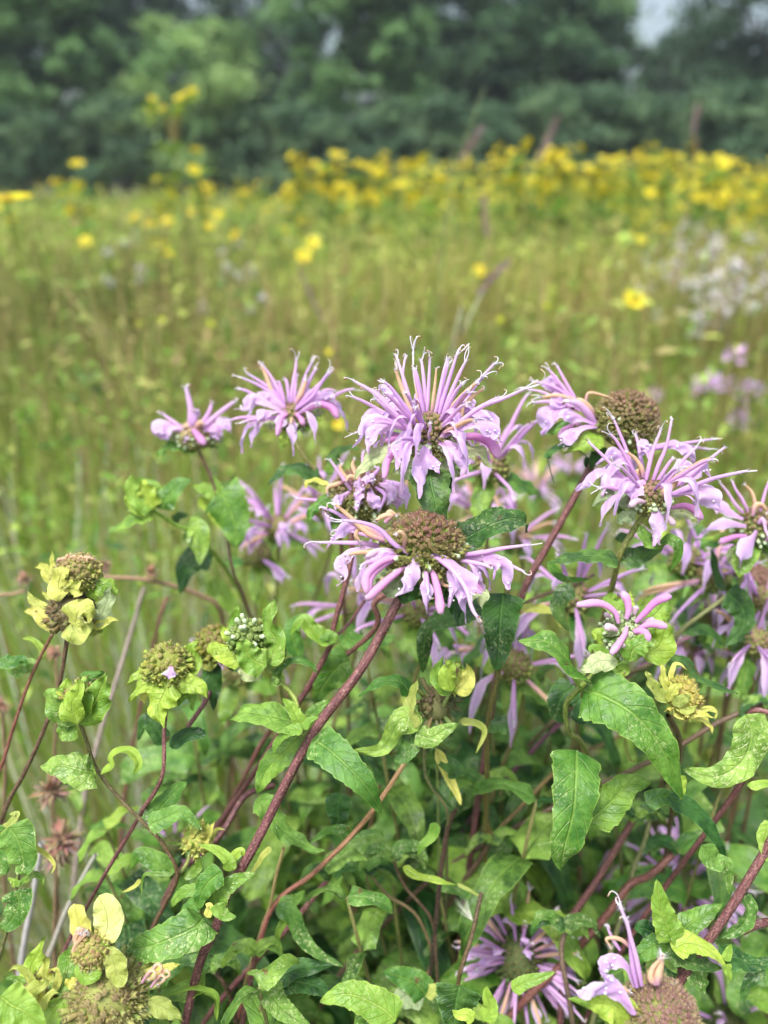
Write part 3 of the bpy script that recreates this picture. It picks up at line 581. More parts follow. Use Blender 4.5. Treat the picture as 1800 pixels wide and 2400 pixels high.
sp = [('C', 930, 520, .335), ('C', 950, 600, .335), ('C', 1060, 745, .338), ('C', 1130, 860, .342), ('C', 1180, 1100, .36), ('C', 1200, 1500, .40)]
P4 = plant('open lilac flower left of the tallest one, whiskers fanned up, slightly soft', sp, .00105, STG)
it = [('u', [(870, 350), (800, 290), (720, 240), (640, 205)], .1), ('u', [(870, 340), (800, 270), (730, 220), (665, 180)], 0), ('p', [(850, 340), (800, 280), (770, 200), (742, 140)], 0, dict(k=1.2)), ('u', [(860, 340), (830, 260), (790, 190), (755, 140)], -.1),
 ('u', [(870, 360), (860, 300), (840, 230), (830, 225)], .1), ('u', [(905, 340), (915, 250), (930, 160), (935, 95)], 0), ('u', [(890, 340), (890, 280), (880, 220), (870, 210)], -.2), ('u', [(930, 350), (960, 270), (990, 180), (1020, 120)], -.1),
 ('p', [(930, 350), (960, 290), (980, 240), (985, 220)], .1, dict(k=1.4)), ('u', [(935, 370), (1000, 300), (1080, 220), (1130, 165)], .1), ('u', [(930, 380), (1020, 310), (1080, 220), (1110, 175)], .2), ('u', [(940, 370), (1030, 310), (1100, 270), (1150, 275)], -.2),
 ('l', [(860, 390), (780, 350), (700, 310), (650, 370), (590, 375)], .1, dict(w=1.5)), ('l', [(870, 390), (790, 390), (730, 410), (705, 510)], .3, dict(w=1.3)), ('l', [(880, 380), (850, 400), (850, 450), (830, 525)], .4, dict(w=1.8)), ('l', [(870, 370), (780, 310), (740, 330), (700, 350)], 0, dict(w=2)),
 ('b', [(890, 400), (850, 430), (830, 520)], .4), ('b', [(985, 390), (1060, 350), (1130, 370), (1165, 425)], .3, dict(fat=1.3)), ('b', [(925, 400), (955, 420), (975, 460)], .5), ('l', [(960, 370), (1050, 300), (1120, 300), (1165, 355)], 0, dict(w=1.4)), ('l', [(940, 350), (1000, 310), (1060, 320), (1080, 350)], 0, dict(w=2))]
br = [([(840, 460), (770, 440), (720, 470)], 110, 'p', .1, 0, 0), ([(960, 430), (1050, 400), (1090, 390)], 90, 'p', 0, 4, 0), ([(880, 500), (870, 540), (862, 590)], 80, 'l', .1, -3, 0), ([(960, 480), (1020, 450), (1070, 435)], 80, 'l', .1, 0, 0), ([(980, 480), (1000, 500), (1030, 460)], 80, 'p', .1, 0, 0)]
h4 = flower(P4, 'C', (915, 425), .335, .0074, (0, -.2, 1), it, br, n=130, young=34, maxpol=135)
auto_florets(P4, h4, Z('C', 915, 420, .335), .0070, (0, -.1, 1), 9, .022, (30, 85), 1.0, True, .8, None, .9, .15)
G(P4, 'C', [(1060, 760), (960, 715), (860, 720), (780, 800)], 130, .335, 'd', N=UP-FWD*.7, teeth=4, roll=10); G(P4, 'C', [(1060, 770), (1020, 770), (1080, 820), (1110, 860)], 80, .334, 'y', teeth=0, roll=-20); G(P4, 'C', [(1130, 690), (1160, 620), (1230, 590), (1290, 600)], 110, .345, 'd', N=UP-FWD*.6, teeth=0)
G(P4, 'C', [(1110, 740), (1130, 690), (1150, 660)], 60, .34, 'g', teeth=0)

sp = [('C', 385, 570, .375), ('C', 400, 620, .375), ('C', 470, 780, .38), ('C', 535, 1020, .385), ('C', 585, 1280, .39), ('C', 650, 1440, .40)]
P5 = plant('small sparse lilac flower, leftmost of the blooms, one floret standing straight up', sp, .0010, [S(110, 90, 70), S(96, 66, 66), S(104, 62, 66)])
it = [('u', [(345, 480), (350, 400), (340, 330), (322, 260)], .1, dict(k=2.0)), ('u', [(360, 470), (370, 430), (365, 390)], .2, dict(k=2)), ('u', [(310, 490), (270, 460), (230, 430), (190, 400)], 0, dict(k=1.2)), ('l', [(320, 480), (260, 470), (190, 465), (150, 510), (200, 540)], .1, dict(w=2.6)),
 ('l', [(310, 490), (240, 480), (200, 520), (180, 540)], .1, dict(w=2)), ('u', [(400, 470), (430, 430), (455, 380), (465, 340)], 0, dict(k=1.5)), ('u', [(420, 480), (470, 430), (530, 380), (590, 335)], .1, dict(k=1.7)), ('l', [(430, 470), (490, 470), (540, 440), (575, 510)], .1, dict(w=2)),
 ('l', [(420, 490), (480, 480), (530, 470), (560, 500)], .2, dict(w=2.2)), ('b', [(360, 490), (385, 520), (425, 570)], .4, dict(fat=1.5)), ('l', [(320, 490), (325, 530), (310, 560)], .4, dict(w=1.2)), ('l', [(440, 490), (480, 500), (500, 550)], .3, dict(w=2)), ('p', [(350, 470), (330, 470), (310, 480)], .5, dict(k=1.5)), ('p', [(380, 480), (400, 450), (420, 460)], .5, dict(k=1.5)),
 ('l', [(365, 460), (375, 400), (395, 380)], 0, dict(w=1.6))]
br = [([(350, 570), (280, 580), (210, 590), (150, 660)], 90, 'g', .1, 0, 0), ([(300, 540), (250, 520), (220, 560)], 80, 'p', 0, 0, 0), ([(440, 540), (500, 540), (520, 570)], 100, 'p', 0, 0, 0), ([(330, 580), (350, 600), (300, 620)], 80, 'g', 0, 2, 0), ([(400, 550), (450, 570), (500, 590)], 80, 'g', 0, 2, 0)]
flower(P5, 'C', (370, 525), .375, .0085, (0, -.1, 1), it, br, n=100, young=30, maxpol=130, body=S(150, 160, 90), tips=(PEA, OLV))
G(P5, 'C', [(500, 840), (540, 880), (590, 1010), (605, 1145)], 290, .37, 'g', shape='heart', teeth=7, fold=.10, N=-FWD+UP*.3); G(P5, 'C', [(500, 850), (430, 820), (360, 805), (420, 900), (520, 990)][:3], 110, .385, 'l', teeth=0)
G(P5, 'C', [(500, 830), (560, 800), (610, 810), (645, 835)], 80, .385, 'g', teeth=0); G(P5, 'C', [(490, 850), (510, 820), (470, 745)], 50, .378, 'l', teeth=0); G(P5, 'C', [(420, 850), (470, 920), (530, 1010), (560, 1060)], 130, .392, 'l', teeth=0)
sp = [('C', 135, 935, .36), ('C', 250, 1010, .365), ('C', 350, 1060, .37), ('C', 480, 1180, .385), ('C', 590, 1340, .40), ('C', 660, 1480, .41)]
P6 = plant('closed bright green bud on a slanting green stem at left, leaves spread round it', sp, .0012, [S(130, 170, 60), S(120, 150, 60), S(110, 100, 66)])
mb = MB(); 
hb = cushion(P6, Z('C', 80, 880, .36), .008, (-.4, -.2, 1), 40, tips=(S(130, 170, 60), S(120, 160, 50)), body=S(110, 150, 50), name='bud_head')
for b in (([(140, 930), (60, 880), (20, 820), (20, 730)], 120, 'l', .15, -9, 0), ([(140, 925), (110, 850), (80, 800), (60, 790)], 120, 'l', .2, -9, 20), ([(140, 940), (80, 930), (20, 890), (5, 830)], 120, 'l', .1, -7, 0), ([(140, 920), (160, 860), (110, 790), (40, 780)], 120, 'l', -.1, 3, 0)): bract(P6, hb, 'C', .36, *b, shape='heart')
G(P6, 'C', [(185, 930), (215, 870), (280, 800), (355, 770)], 150, .36, 'g', teeth=0, N=-FWD+UP*.4); G(P6, 'C', [(140, 950), (90, 970), (10, 1000), (-105, 1060)], 150, .355, 'g', teeth=0, shape='heart', N=-FWD*.8+UP); G(P6, 'C', [(330, 1050), (380, 1060), (400, 1130), (400, 1240)], 170, .362, 'g', teeth=0, N=-FWD+UP*.3)
G(P6, 'C', [(470, 1180), (380, 1200), (320, 1270), (290, 1400)], 190, .385, 'd', teeth=0, N=-FWD+UP*.3); G(P6, 'C', [(250, 1000), (290, 970), (340, 970)], 70, .368, 'd', teeth=0); G(P6, 'C', [(360, 1070), (330, 1090), (400, 1170), (420, 1200)], 60, .372, 'g', teeth=0)
G(P6, 'C', [(450, 1330), (520, 1400), (600, 1500), (640, 1560)], 120, .40, 'l', teeth=5)

# ------------------------------------------------------------------ right-hand flowers
sp = [('E', 850, 1130, .282), ('E', 790, 1220, .285), ('E', 700, 1380, .288), ('E', 655, 1560, .30), ('H', 640, 500, .33)]
P7 = plant('open lilac flower at right, in front of a leaning brown dome, long whiskers sweeping right', sp, .00125, [S(140, 150, 80), S(124, 120, 70), S(104, 84, 70)])
it = [('u', [(750, 900), (690, 850), (620, 770), (500, 655)], .15), ('u', [(790, 890), (770, 800), (740, 700), (700, 600), (660, 505)], .1), ('u', [(870, 900), (890, 800), (920, 690), (965, 575)], 0), ('u', [(915, 900), (950, 800), (1000, 680), (1035, 510)], .1),
 ('u', [(960, 940), (1030, 870), (1110, 770), (1200, 680)], 0), ('u', [(1060, 940), (1150, 870), (1260, 780), (1375, 690)], .1), ('u', [(1030, 1000), (1150, 950), (1300, 890), (1520, 840)], .3, dict(k=1.15)), ('u', [(900, 700), (1000, 680), (1120, 660), (1290, 635)], -.4, dict(dz=[14]*4)),
 ('p', [(850, 880), (840, 820), (800, 760), (750, 720)], .2), ('p', [(830, 880), (810, 850), (830, 830), (850, 850)], .4, dict(k=1.2)), ('p', [(970, 1010), (1000, 970), (1050, 930), (1070, 890)], .5, dict(k=1.7)), ('u', [(870, 700), (1000, 670), (1150, 680), (1270, 700)], -.5, dict(dz=[14]*4)),
 ('l', [(750, 890), (650, 850), (540, 850), (480, 920), (410, 965)], .15, dict(w=1.5)), ('l', [(790, 880), (700, 900), (620, 930), (580, 1000)], .4, dict(w=2.0)), ('l', [(860, 900), (830, 930), (790, 980), (770, 1030)], .5, dict(w=2.0)), ('l', [(770, 850), (720, 760), (640, 730), (545, 800)], -.1, dict(w=1.4)),
 ('l', [(990, 1030), (940, 1050), (950, 1140), (950, 1220), (925, 1325)], .4, dict(w=2.0)), ('l', [(1030, 1000), (1160, 960), (1250, 980), (1320, 1060), (1360, 1110)], .2, dict(w=2.4)), ('l', [(1060, 930), (1160, 880), (1240, 820), (1290, 880)], 0, dict(w=1.6)), ('l', [(900, 690), (1050, 670), (1140, 710), (1190, 790)], -.3, dict(w=1.7, dz=[14]*4)),
 ('l', [(960, 930), (1060, 830), (1120, 790), (1150, 830), (1100, 940)], -.1, dict(w=1.6)), ('b', [(1030, 1080), (1110, 1065), (1180, 1090), (1230, 1150)], .3, dict(fat=1.1)), ('b', [(860, 1040), (810, 1035), (765, 1065)], .5, dict(fat=1, pale=True)), ('b', [(980, 1120), (1020, 1150), (1050, 1190)], .3, dict(pale=True)), ('b', [(740, 990), (690, 980), (640, 1010)], .3, dict(fat=.9)),
 ('l', [(900, 760), (880, 700), (860, 680), (870, 720)], -.2, dict(w=2))]
br = [([(760, 1080), (690, 1010), (600, 1000), (515, 1075)], 130, 'p', .1, -3, 0), ([(800, 1150), (760, 1130), (710, 1160), (720, 1190)], 110, 'p', .2, -4, 0), ([(1000, 1120), (1120, 1110), (1230, 1170)], 110, 'p', 0, 4, 0), ([(830, 1190), (870, 1280), (930, 1330), (1000, 1320)], 100, 'g', .1, 0, 0), ([(740, 1080), (690, 1050), (720, 1170)], 130, 'g', 0, 0, 0)]
h7 = flower(P7, 'E', (880, 1010), .282, .0082, (.05, -.25, 1), it, br, n=180, young=50, maxpol=140)
auto_florets(P7, h7, Z('E', 880, 1000, .282), .0078, (0, -.1, 1), 10, .021, (30, 88), .95, True, .9, None, .9, .15)
G(P7, 'E', [(690, 1425), (560, 1390), (400, 1400), (225, 1440)], 190, .278, 'd', N=UP-FWD*.9, teeth=4, shape='heart', fold=.15, roll=-8, label='glossy dark leaf reaching left from the stem node'); G(P7, 'E', [(700, 1420), (790, 1400), (880, 1370), (980, 1340)], 170, .29, 'd', teeth=0)
G(P7, 'E', [(960, 1290), (1050, 1290), (1080, 1360), (1030, 1495)], 110, .28, 'g', teeth=0, dz=[0, -4, -4, 0]); G(P7, 'E', [(690, 1300), (720, 1260), (780, 1280)], 70, .30, 'd', teeth=0); G(P7, 'E', [(230, 1430), (340, 1540), (500, 1540)], 80, .285, 'g', teeth=0)

sp = [('E', 560, 720, .315), ('E', 490, 850, .318), ('E', 300, 1200, .322), ('E', 110, 1540, .326), ('H', 170, 300, .33), ('G', 1345, 520, .345), ('G', 1300, 800, .35)]
P8 = plant('leaning brown domed head with lilac florets on its left side and a dried thread', sp, .0017)
it = [('u', [(440, 430), (380, 320), (330, 230), (290, 155)], 0), ('u', [(430, 420), (340, 310), (270, 220), (235, 180)], .1), ('u', [(430, 440), (330, 330), (230, 280), (135, 260)], .1), ('l', [(400, 380), (300, 290), (230, 270), (250, 320)], -.1, dict(w=2.4)),
 ('u', [(440, 450), (300, 380), (200, 330), (100, 310)], 0), ('p', [(460, 420), (380, 370), (280, 350), (190, 365)], .1, dict(k=1.2)), ('u', [(420, 440), (330, 400), (240, 390), (150, 395)], .1, dict(k=1.3)), ('l', [(400, 450), (300, 430), (220, 470), (220, 560), (185, 600)], .1, dict(w=2.2)),
 ('l', [(550, 540), (430, 490), (330, 480), (270, 520)], .3, dict(w=1.6)), ('l', [(550, 545), (450, 560), (370, 600), (350, 650), (300, 670)], .35, dict(w=2)), ('b', [(480, 540), (400, 550), (340, 580), (310, 630)], .2, dict(fat=1.2)), ('l', [(400, 380), (330, 330), (310, 420), (330, 450)], .2, dict(w=2.6)),
 ('u', [(540, 530), (470, 440), (420, 400), (370, 390)], .4, dict(k=2.0)), ('p', [(530, 500), (490, 430), (440, 390), (420, 400)], .5, dict(k=2.2)), ('b', [(380, 450), (300, 460), (260, 520)], .2, dict(fat=1.1)), ('p', [(475, 410), (500, 335), (620, 360), (750, 415)], .15, dict(k=.75, dz=[0, 0, -2, -3]))]
br = [([(600, 680), (520, 640), (440, 680), (340, 715)], 150, 'l', .1, -6, 0), ([(560, 620), (480, 590), (440, 610), (420, 650)], 200, 'y', .1, -3, 0), ([(500, 600), (380, 560), (250, 570), (200, 620)], 130, 'g', 0, 0, 0), ([(620, 700), (560, 740), (500, 830)], 150, 'd', 0, 2, 0), ([(680, 680), (760, 720), (820, 760)], 110, 'l', 0, 2, 0)]
flower(P8, 'E', (735, 530), .312, .0138, (.35, -.05, 1), it, br, n=480, young=16, maxpol=120, tips=(S(146, 110, 98), S(140, 122, 86)), body=S(140, 146, 80), squash=.95)
G(P8, 'E', [(500, 760), (400, 690), (290, 690), (230, 760), (275, 915)], 110, .31, 'd', N=UP-FWD*.4, teeth=0, dz=[0, -2, -4, -4, 0]); G(P8, 'E', [(520, 760), (500, 800), (540, 840)], 90, .318, 'd', teeth=0)
G(P8, 'H', [(180, 330), (260, 320), (380, 350), (430, 440)], 110, .335, 'y', N=UP-FWD*.5, teeth=0)
stem(P8, [('H', 175, 300, .33), ('H', 290, 250, .335), ('H', 460, 190, .35), ('H', 620, 120, .36)], .00085, STB, ground=False, name='side_stem')

def simple_head(label, z, C, d, Rd, ax, n, L, spine, r=.0011, az=None, pol=(20, 95), nb=5, bk='g', k=1.0, tips=(PUR, OLV), body=GRN, nc=90, cols=STG, hi=False, lips=.75, peach=.15, droop=.5, bl=.02):
    th = plant(label, spine, r, cols); Cw = Z(z, C[0], C[1], d)
    h = cushion(th, Cw, Rd, ax, nc, tips=tips, body=body, hi=False)
    if n: auto_florets(th, h, Cw, Rd, ax, n, L, pol, k, hi, droop, az, lips, peach)
    if nb: ring_bracts(th, h, Cw, Rd, ax, nb, bl, .012, bk)
    return th, h
sp = [('E', 1580, 1300, .33), ('E', 1500, 1480, .335), ('E', 1430, 1620, .34), ('L', 450, 1430, .345), ('L', 100, 1800, .35), ('H', 780, 740, .36)]
P9, h = simple_head('large lilac flower cut by the right edge, level with its neighbour', 'E', (1580, 1190), .33, .0095, (0, -.2, 1), 0, .026, sp, nc=120, cols=[S(130, 150, 80), S(110, 100, 70), S(96, 66, 70)])
it = [('u', [(1500, 1110), (1450, 1060), (1400, 980), (1350, 920)], .1), ('u', [(1530, 1100), (1490, 1020), (1450, 960), (1430, 910)], 0), ('p', [(1580, 1100), (1570, 1020), (1550, 970), (1510, 930)], 0), ('u', [(1610, 1100), (1630, 1020), (1650, 950), (1670, 900)], 0), ('p', [(1560, 1130), (1580, 1060), (1620, 1060), (1650, 1100)], .2, dict(k=1.4)),
 ('l', [(1520, 1200), (1420, 1180), (1330, 1190), (1225, 1245)], .2, dict(w=1.6)), ('l', [(1590, 1230), (1560, 1290), (1500, 1380), (1475, 1465)], .5, dict(w=2.2)), ('l', [(1500, 1150), (1420, 1110), (1340, 1060), (1330, 1120)], .1, dict(w=1.8)), ('b', [(1520, 1260), (1450, 1265), (1380, 1290), (1350, 1300)], .3), ('b', [(1640, 1290), (1690, 1270), (1740, 1290)], .3),
 ('l', [(1640, 1180), (1720, 1180), (1760, 1280)], .2, dict(w=1.8)), ('u', [(1600, 1180), (1630, 1150), (1640, 1210), (1659, 1260)], .5, dict(k=1.4))]
m_ = mpp('E', .33)
for i_ in it:
    P = [Z('E', q[0], q[1], .33-.008-i_[2]*math.hypot(q[0]-i_[1][0][0], q[1]-i_[1][0][1])*m_) for q in i_[1]]; op = i_[3] if len(i_) > 3 else {}
    if i_[0] in 'up': upper_lip(P9, h, P, op.get('k', 1), i_[0], False)
    elif i_[0] == 'l': lower_lip(P9, h, P, -FWD+UP*.3, op.get('w', 1), 1, False)
    else: floret_bud(P9, h, P, 1, 1.1, False)
young_calyces(P9, h, Z('E', 1580, 1210, .33), .0100, (0, -.2, 1), 30)
for b in (([(1600, 1310), (1500, 1290), (1350, 1270), (1180, 1290)], 100, 'g', 0, 0, 0), ([(1560, 1300), (1430, 1370), (1400, 1440)], 90, 'p', 0, 0, 0), ([(1600, 1300), (1650, 1350), (1700, 1330)], 120, 'p', 0, 0, 0)): bract(P9, h, 'E', .33, *b)
G(P9, 'L', [(900, 1060), (1010, 1150), (1080, 1280), (1050, 1440), (880, 1600)], 340, .335, 'd', teeth=5, shape='heart', N=-FWD+UP*.2, fold=.12); G(P9, 'L', [(880, 1040), (800, 900), (760, 700), (740, 600)], 150, .35, 'd', teeth=0)
G(P9, 'L', [(440, 1450), (600, 1430), (760, 1480), (860, 1610)], 170, .345, 'd', teeth=0); G(P9, 'L', [(400, 1560), (560, 1590), (700, 1620), (830, 1640)], 140, .345, 'd', teeth=0, N=UP)
sp = [('L', 660, 880, .40), ('L', 900, 1040, .39), ('L', 950, 1400, .395), ('L', 900, 2000, .42)]
simple_head('half flower with pale droopy florets, just below the right-edge flower', 'L', (760, 900), .39, .009, (-.5, -.2, 1), 9, .030, sp, az=None, nb=2, k=1.25, droop=.8)
sp = [('L', 1180, 1080, .40), ('L', 1150, 1400, .41), ('L', 1000, 1900, .43)]
simple_head('brown seed head showing at the right edge between the lilac flowers', 'L', (1190, 980), .40, .013, (.1, -.2, 1), 4, .03, sp, nb=2, tips=(S(150, 112, 104), S(120, 84, 76)), body=S(120, 96, 80), nc=150)
for i, (x, y, d, lb) in enumerate([(1180, 1560, .36, 'pink flower at the right edge, just above a broad dark leaf'), (1280, 1150, .38, 'pale lilac flower cut by the right edge beside the brown seed head'), (760, 1350, .42, 'drooping lilac flower behind the dark heart-shaped leaf'), (520, 1720, .44, 'shaded lilac flower behind the yellow withered head'),
                                   (1280, 1850, .40, 'lilac flower low at the right edge under the broad dark leaf')]):
    sp = [('L', x, y+60, d), ('L', x+10, y+300, d+.01), ('L', x-60, y+800, d+.03)]
    simple_head(lb, 'L', (x, y), d, .0085, (R.uniform(-.5, .5), -.3, 1), 13, .026, sp, k=1.2, droop=.9, nb=4)

sp = [('H', 700, 600, .272), ('H', 610, 720, .274), ('H', 540, 790, .276), ('H', 450, 900, .28), ('H', 470, 1060, .29), ('H', 560, 1150, .30), ('H', 700, 1500, .34)]
P12 = plant('half-open head with a few curved pink buds, above the largest green leaf at right', sp, .00115, [S(132, 156, 70), S(120, 130, 70), S(100, 80, 80)])
it = [('b', [(765, 410), (740, 340), (650, 290), (520, 300)], .1, dict(fat=1.05)), ('b', [(812, 385), (825, 330), (815, 270), (788, 228)], 0, dict(fat=1.2)), ('b', [(865, 405), (920, 350), (990, 280), (1075, 250)], .1, dict(fat=1.15)), ('b', [(885, 440), (940, 420), (990, 415), (1050, 430)], .3, dict(fat=1.1)),
 ('b', [(855, 465), (890, 455), (920, 470), (945, 515)], .4, dict(fat=1.3)), ('b', [(815, 430), (800, 480), (760, 540), (722, 590)], .6, dict(fat=1.0)), ('b', [(755, 450), (720, 435), (685, 435)], .3, dict(fat=1.1, pale=True)), ('b', [(860, 360), (865, 330), (872, 310)], .1, dict(pale=True)), ('b', [(905, 410), (940, 395), (980, 395)], .2, dict(pale=True)),
 ('b', [(790, 500), (790, 530), (785, 550)], .6, dict(pale=True)), ('b', [(720, 370), (700, 365), (690, 355)], .1, dict(pale=True, fat=.8))]
br = [([(800, 620), (700, 560), (640, 480), (600, 470)], 180, 'l', .1, 0, 0), ([(900, 600), (1000, 560), (1040, 470), (1040, 390)], 220, 'l', 0, 4, 0), ([(850, 520), (950, 400), (1020, 320), (1070, 270)], 240, 'g', -.3, 6, 0), ([(820, 420), (760, 330), (720, 270), (750, 230)], 180, 'l', -.3, 6, 0),
      ([(830, 640), (860, 560), (940, 530), (955, 560)], 160, 'l', .2, -8, 0), ([(760, 640), (680, 600), (610, 560), (600, 590)], 100, 'l', .2, -6, 0), ([(760, 640), (650, 640), (590, 680), (520, 680)], 130, 'p', .2, -8, 0), ([(780, 650), (790, 700), (750, 720)], 90, 'l', .1, -2, 0), ([(840, 320), (830, 260), (835, 215)], 60, 'l', -.2, 3, 0)]
flower(P12, 'H', (800, 480), .272, .0085, (0, -.5, 1), it, br, n=90, young=56, maxpol=120, body=S(92, 122, 60), tips=(S(190, 204, 160), S(120, 140, 90)))
G(P12, 'H', [(560, 810), (680, 850), (860, 960), (1020, 1160), (1150, 1460)], 400, .262, 'g', dz=[6, 0, -5, -5, 0], fold=.14, arch=.08, N=-FWD+UP*.5, teeth=8, roll=-6, label='largest leaf, long and pointed, lying across the right of the clump')
G(P12, 'H', [(525, 720), (470, 640), (330, 520), (165, 520)], 280, .266, 'g', dz=[4, -2, -4, 0], fold=.18, N=-FWD*.6+UP, teeth=7, shape='heart', roll=6); G(P12, 'H', [(500, 700), (500, 740), (540, 800), (560, 820)], 24, .272, 'l', teeth=0)
G(P12, 'H', [(515, 1170), (510, 1350), (495, 1540), (440, 1760), (420, 1880)], 330, .27, 'g', dz=[6, -2, -6, -6, 0], fold=.12, N=-FWD+UP*.15, teeth=6, shape='heart', label='broad leaf hanging straight down, glossy and wet')
G(P12, 'H', [(500, 780), (420, 860), (400, 940), (430, 1010)], 190, .30, 'd'); G(P12, 'H', [(520, 1010), (560, 900), (620, 870)], 110, .295, 'd', teeth=0); G(P12, 'H', [(800, 1080), (820, 1200), (850, 1240), (875, 1215)], 30, .29, 'y', teeth=0, fold=.6)
sp = [('G', 1370, 90, .285), ('G', 1385, 60, .30), ('H', 200, 300, .33)]
P12b = plant('stem behind the domed head carrying two broad dull leaves, one pointing straight down', [('D', 1340, 1620, .31), ('G', 1395, 90, .30), ('G', 1350, 520, .31), ('G', 1290, 830, .32), ('G', 1280, 1300, .35)], .0012, [S(110, 110, 60), S(120, 100, 60)])
G(P12b, 'G', [(1375, 95), (1360, 220), (1350, 380), (1338, 530)], 250, .29, 'd', fold=.12, N=-FWD+UP*.1, teeth=7, shape='heart', label='heart-shaped leaf hanging point down'); G(P12b, 'G', [(1290, 170), (1150, 210), (960, 290), (925, 540)], 220, .30, 'd', fold=.2, N=-FWD*.6+UP, teeth=6, dz=[0, -3, -3, 3])
G(P12b, 'H', [(500, 210), (440, 230), (400, 330), (470, 460)], 150, .31, 'd', teeth=4); G(P12b, 'G', [(1400, 830), (1340, 830), (1290, 870)], 110, .31, 'd', teeth=0)
sp = [('H', 1640, 850, .27), ('H', 1560, 960, .275), ('H', 1480, 1150, .29), ('H', 1300, 1700, .33)]
P12c = plant('plant at the right edge with a thick crescent-shaped leaf curling back', [('H', 1720, 960, .275), ('H', 1550, 955, .28), ('H', 1540, 1300, .30), ('K', 900, 900, .34)], .0012)
G(P12c, 'H', [(1530, 955), (1560, 1080), (1500, 1240), (1340, 1330), (1145, 1280)], 260, .268, 's', fold=.25, arch=.2, N=-FWD+UP*.3, teeth=6, roll=0, label='dark stippled leaf bent in a crescent'); G(P12c, 'H', [(1030, 640), (1150, 640), (1280, 760), (1480, 830)], 150, .285, 'd', teeth=6, N=UP-FWD*.5)
G(P12c, 'H', [(1540, 1390), (1620, 1370), (1700, 1400)], 90, .262, 'l', teeth=0, N=UP); G(P12c, 'K', [(1540, 130), (1620, 105), (1700, 110), (1740, 160)], 60, .26, 'l', teeth=0, fold=.5); G(P12c, 'K', [(1700, 360), (1640, 440), (1650, 560), (1700, 620)], 120, .255, 'l', teeth=6)

# withered heads
def spent(label, z, C, d, Rd, ax, spine, brs, r=.0011, n=140, cols=STB, tips=(S(150, 140, 90), S(120, 96, 70)), body=S(140, 146, 70), young=0, name='bergamot_plant', bare=False):
    th = plant(label, spine, r, cols, 'bergamot stems with withered heads', 'wildflower', name); Cw = Z(z, C[0], C[1], d)
    h = cushion(th, Cw, Rd, ax, n, tips=tips, body=body, bare=bare, jit=.12, squash=.75)
    for b in brs: bract(th, h, z, d, *b)
    return th, h
sp = [('H', 1060, 960, .275), ('H', 1130, 1120, .29), ('H', 1100, 1400, .32)]
Pn, h = spent('pale yellow withered head with curling bracts, right of the big leaf', 'H', (1150, 850), .272, .0075, (.8, -.5, .6), sp, [([(1080, 880), (1000, 820), (950, 740), (930, 690)], 90, 'y', .1, -4, 0), ([(1080, 860), (1040, 760), (1030, 690), (1025, 640)], 60, 'y', 0, -2, 0), ([(1110, 800), (1080, 720), (1110, 650), (1180, 690)], 40, 'y', 0, 2, 0),
  ([(1090, 920), (1150, 960), (1250, 950), (1350, 980)], 70, 'y', .1, -4, 0), ([(1100, 900), (1180, 930), (1240, 900)], 70, 'y', .2, -6, 0), ([(1150, 960), (1260, 980), (1310, 1020), (1330, 1075)], 50, 'y', 0, -2, 0), ([(1240, 940), (1300, 920), (1350, 940), (1340, 985)], 40, 'y', 0, 0, 0), ([(1060, 880), (1100, 800), (1150, 770)], 70, 'y', .2, -6, 0), ([(1090, 900), (1160, 860), (1200, 840)], 70, 'y', .3, -7, 0)], n=70, tips=(S(190, 180, 96), S(150, 110, 70)), body=S(186, 184, 92))
sp = [('F', 440, 1040, .27), ('F', 480, 1150, .272), ('F', 540, 1315, .275), ('F', 690, 1500, .278), ('F', 830, 1640, .28), ('I', 1060, 500, .282), ('I', 1150, 690, .285), ('I', 1060, 900, .29), ('I', 980, 1080, .295)]
P14, h = spent('closed lime green head wrapped in pointed bracts, on a thin brown stem at left', 'F', (440, 930), .27, .008, (0, -.1, 1), sp, [([(430, 1060), (330, 980), (290, 900), (330, 860)], 150, 's', .25, -8, 10), ([(430, 1060), (400, 950), (440, 880), (430, 810)], 150, 'l', .3, -10, 0), ([(440, 1060), (520, 960), (560, 860), (590, 775)], 190, 'l', .15, -7, -20),
  ([(430, 1050), (380, 940), (370, 860), (370, 790)], 140, 'l', 0, 2, 0), ([(440, 1040), (480, 940), (460, 880), (470, 820)], 100, 'l', .3, -8, 0), ([(450, 1050), (500, 900), (490, 800), (580, 770)], 150, 'g', -.2, 6, 0), ([(420, 1070), (380, 1110), (350, 1080), (340, 1000)], 110, 'g', .2, -6, 0), ([(400, 940), (330, 880), (300, 860)], 60, 'l', 0, 0, 0)], n=50, r=.0009, cols=[S(112, 110, 70), S(100, 78, 60), S(92, 54, 54)], body=S(160, 180, 80))
G(P14, 'F', [(530, 1330), (460, 1320), (350, 1290), (230, 1290)], 240, .268, 's', N=UP*.8-FWD, shape='heart', fold=.15, teeth=4, dz=[2, -2, -2, 2]); G(P14, 'F', [(560, 1335), (620, 1300), (640, 1230), (720, 1210), (770, 1280), (740, 1340)], 90, .27, 'l', fold=.5, teeth=0, roll=30)
G(P14, 'I', [(1010, 350), (1020, 290), (1130, 160), (1210, 90)], 190, .285, 's', teeth=7); G(P14, 'I', [(960, 375), (1060, 330), (1180, 290), (1310, 400)], 150, .275, 's', teeth=6, roll=-10); G(P14, 'I', [(1130, 680), (1000, 600), (900, 560), (845, 660)], 140, .29, 'g', teeth=0)
G(P14, 'I', [(1180, 700), (1270, 660), (1290, 600), (1280, 560)], 80, .288, 'g', teeth=0); G(P14, 'I', [(910, 720), (880, 760), (830, 790), (790, 805)], 30, .283, 'y', teeth=0); G(P14, 'I', [(1120, 690), (1000, 685), (930, 700), (915, 830)], 30, .283, 'g', teeth=0)
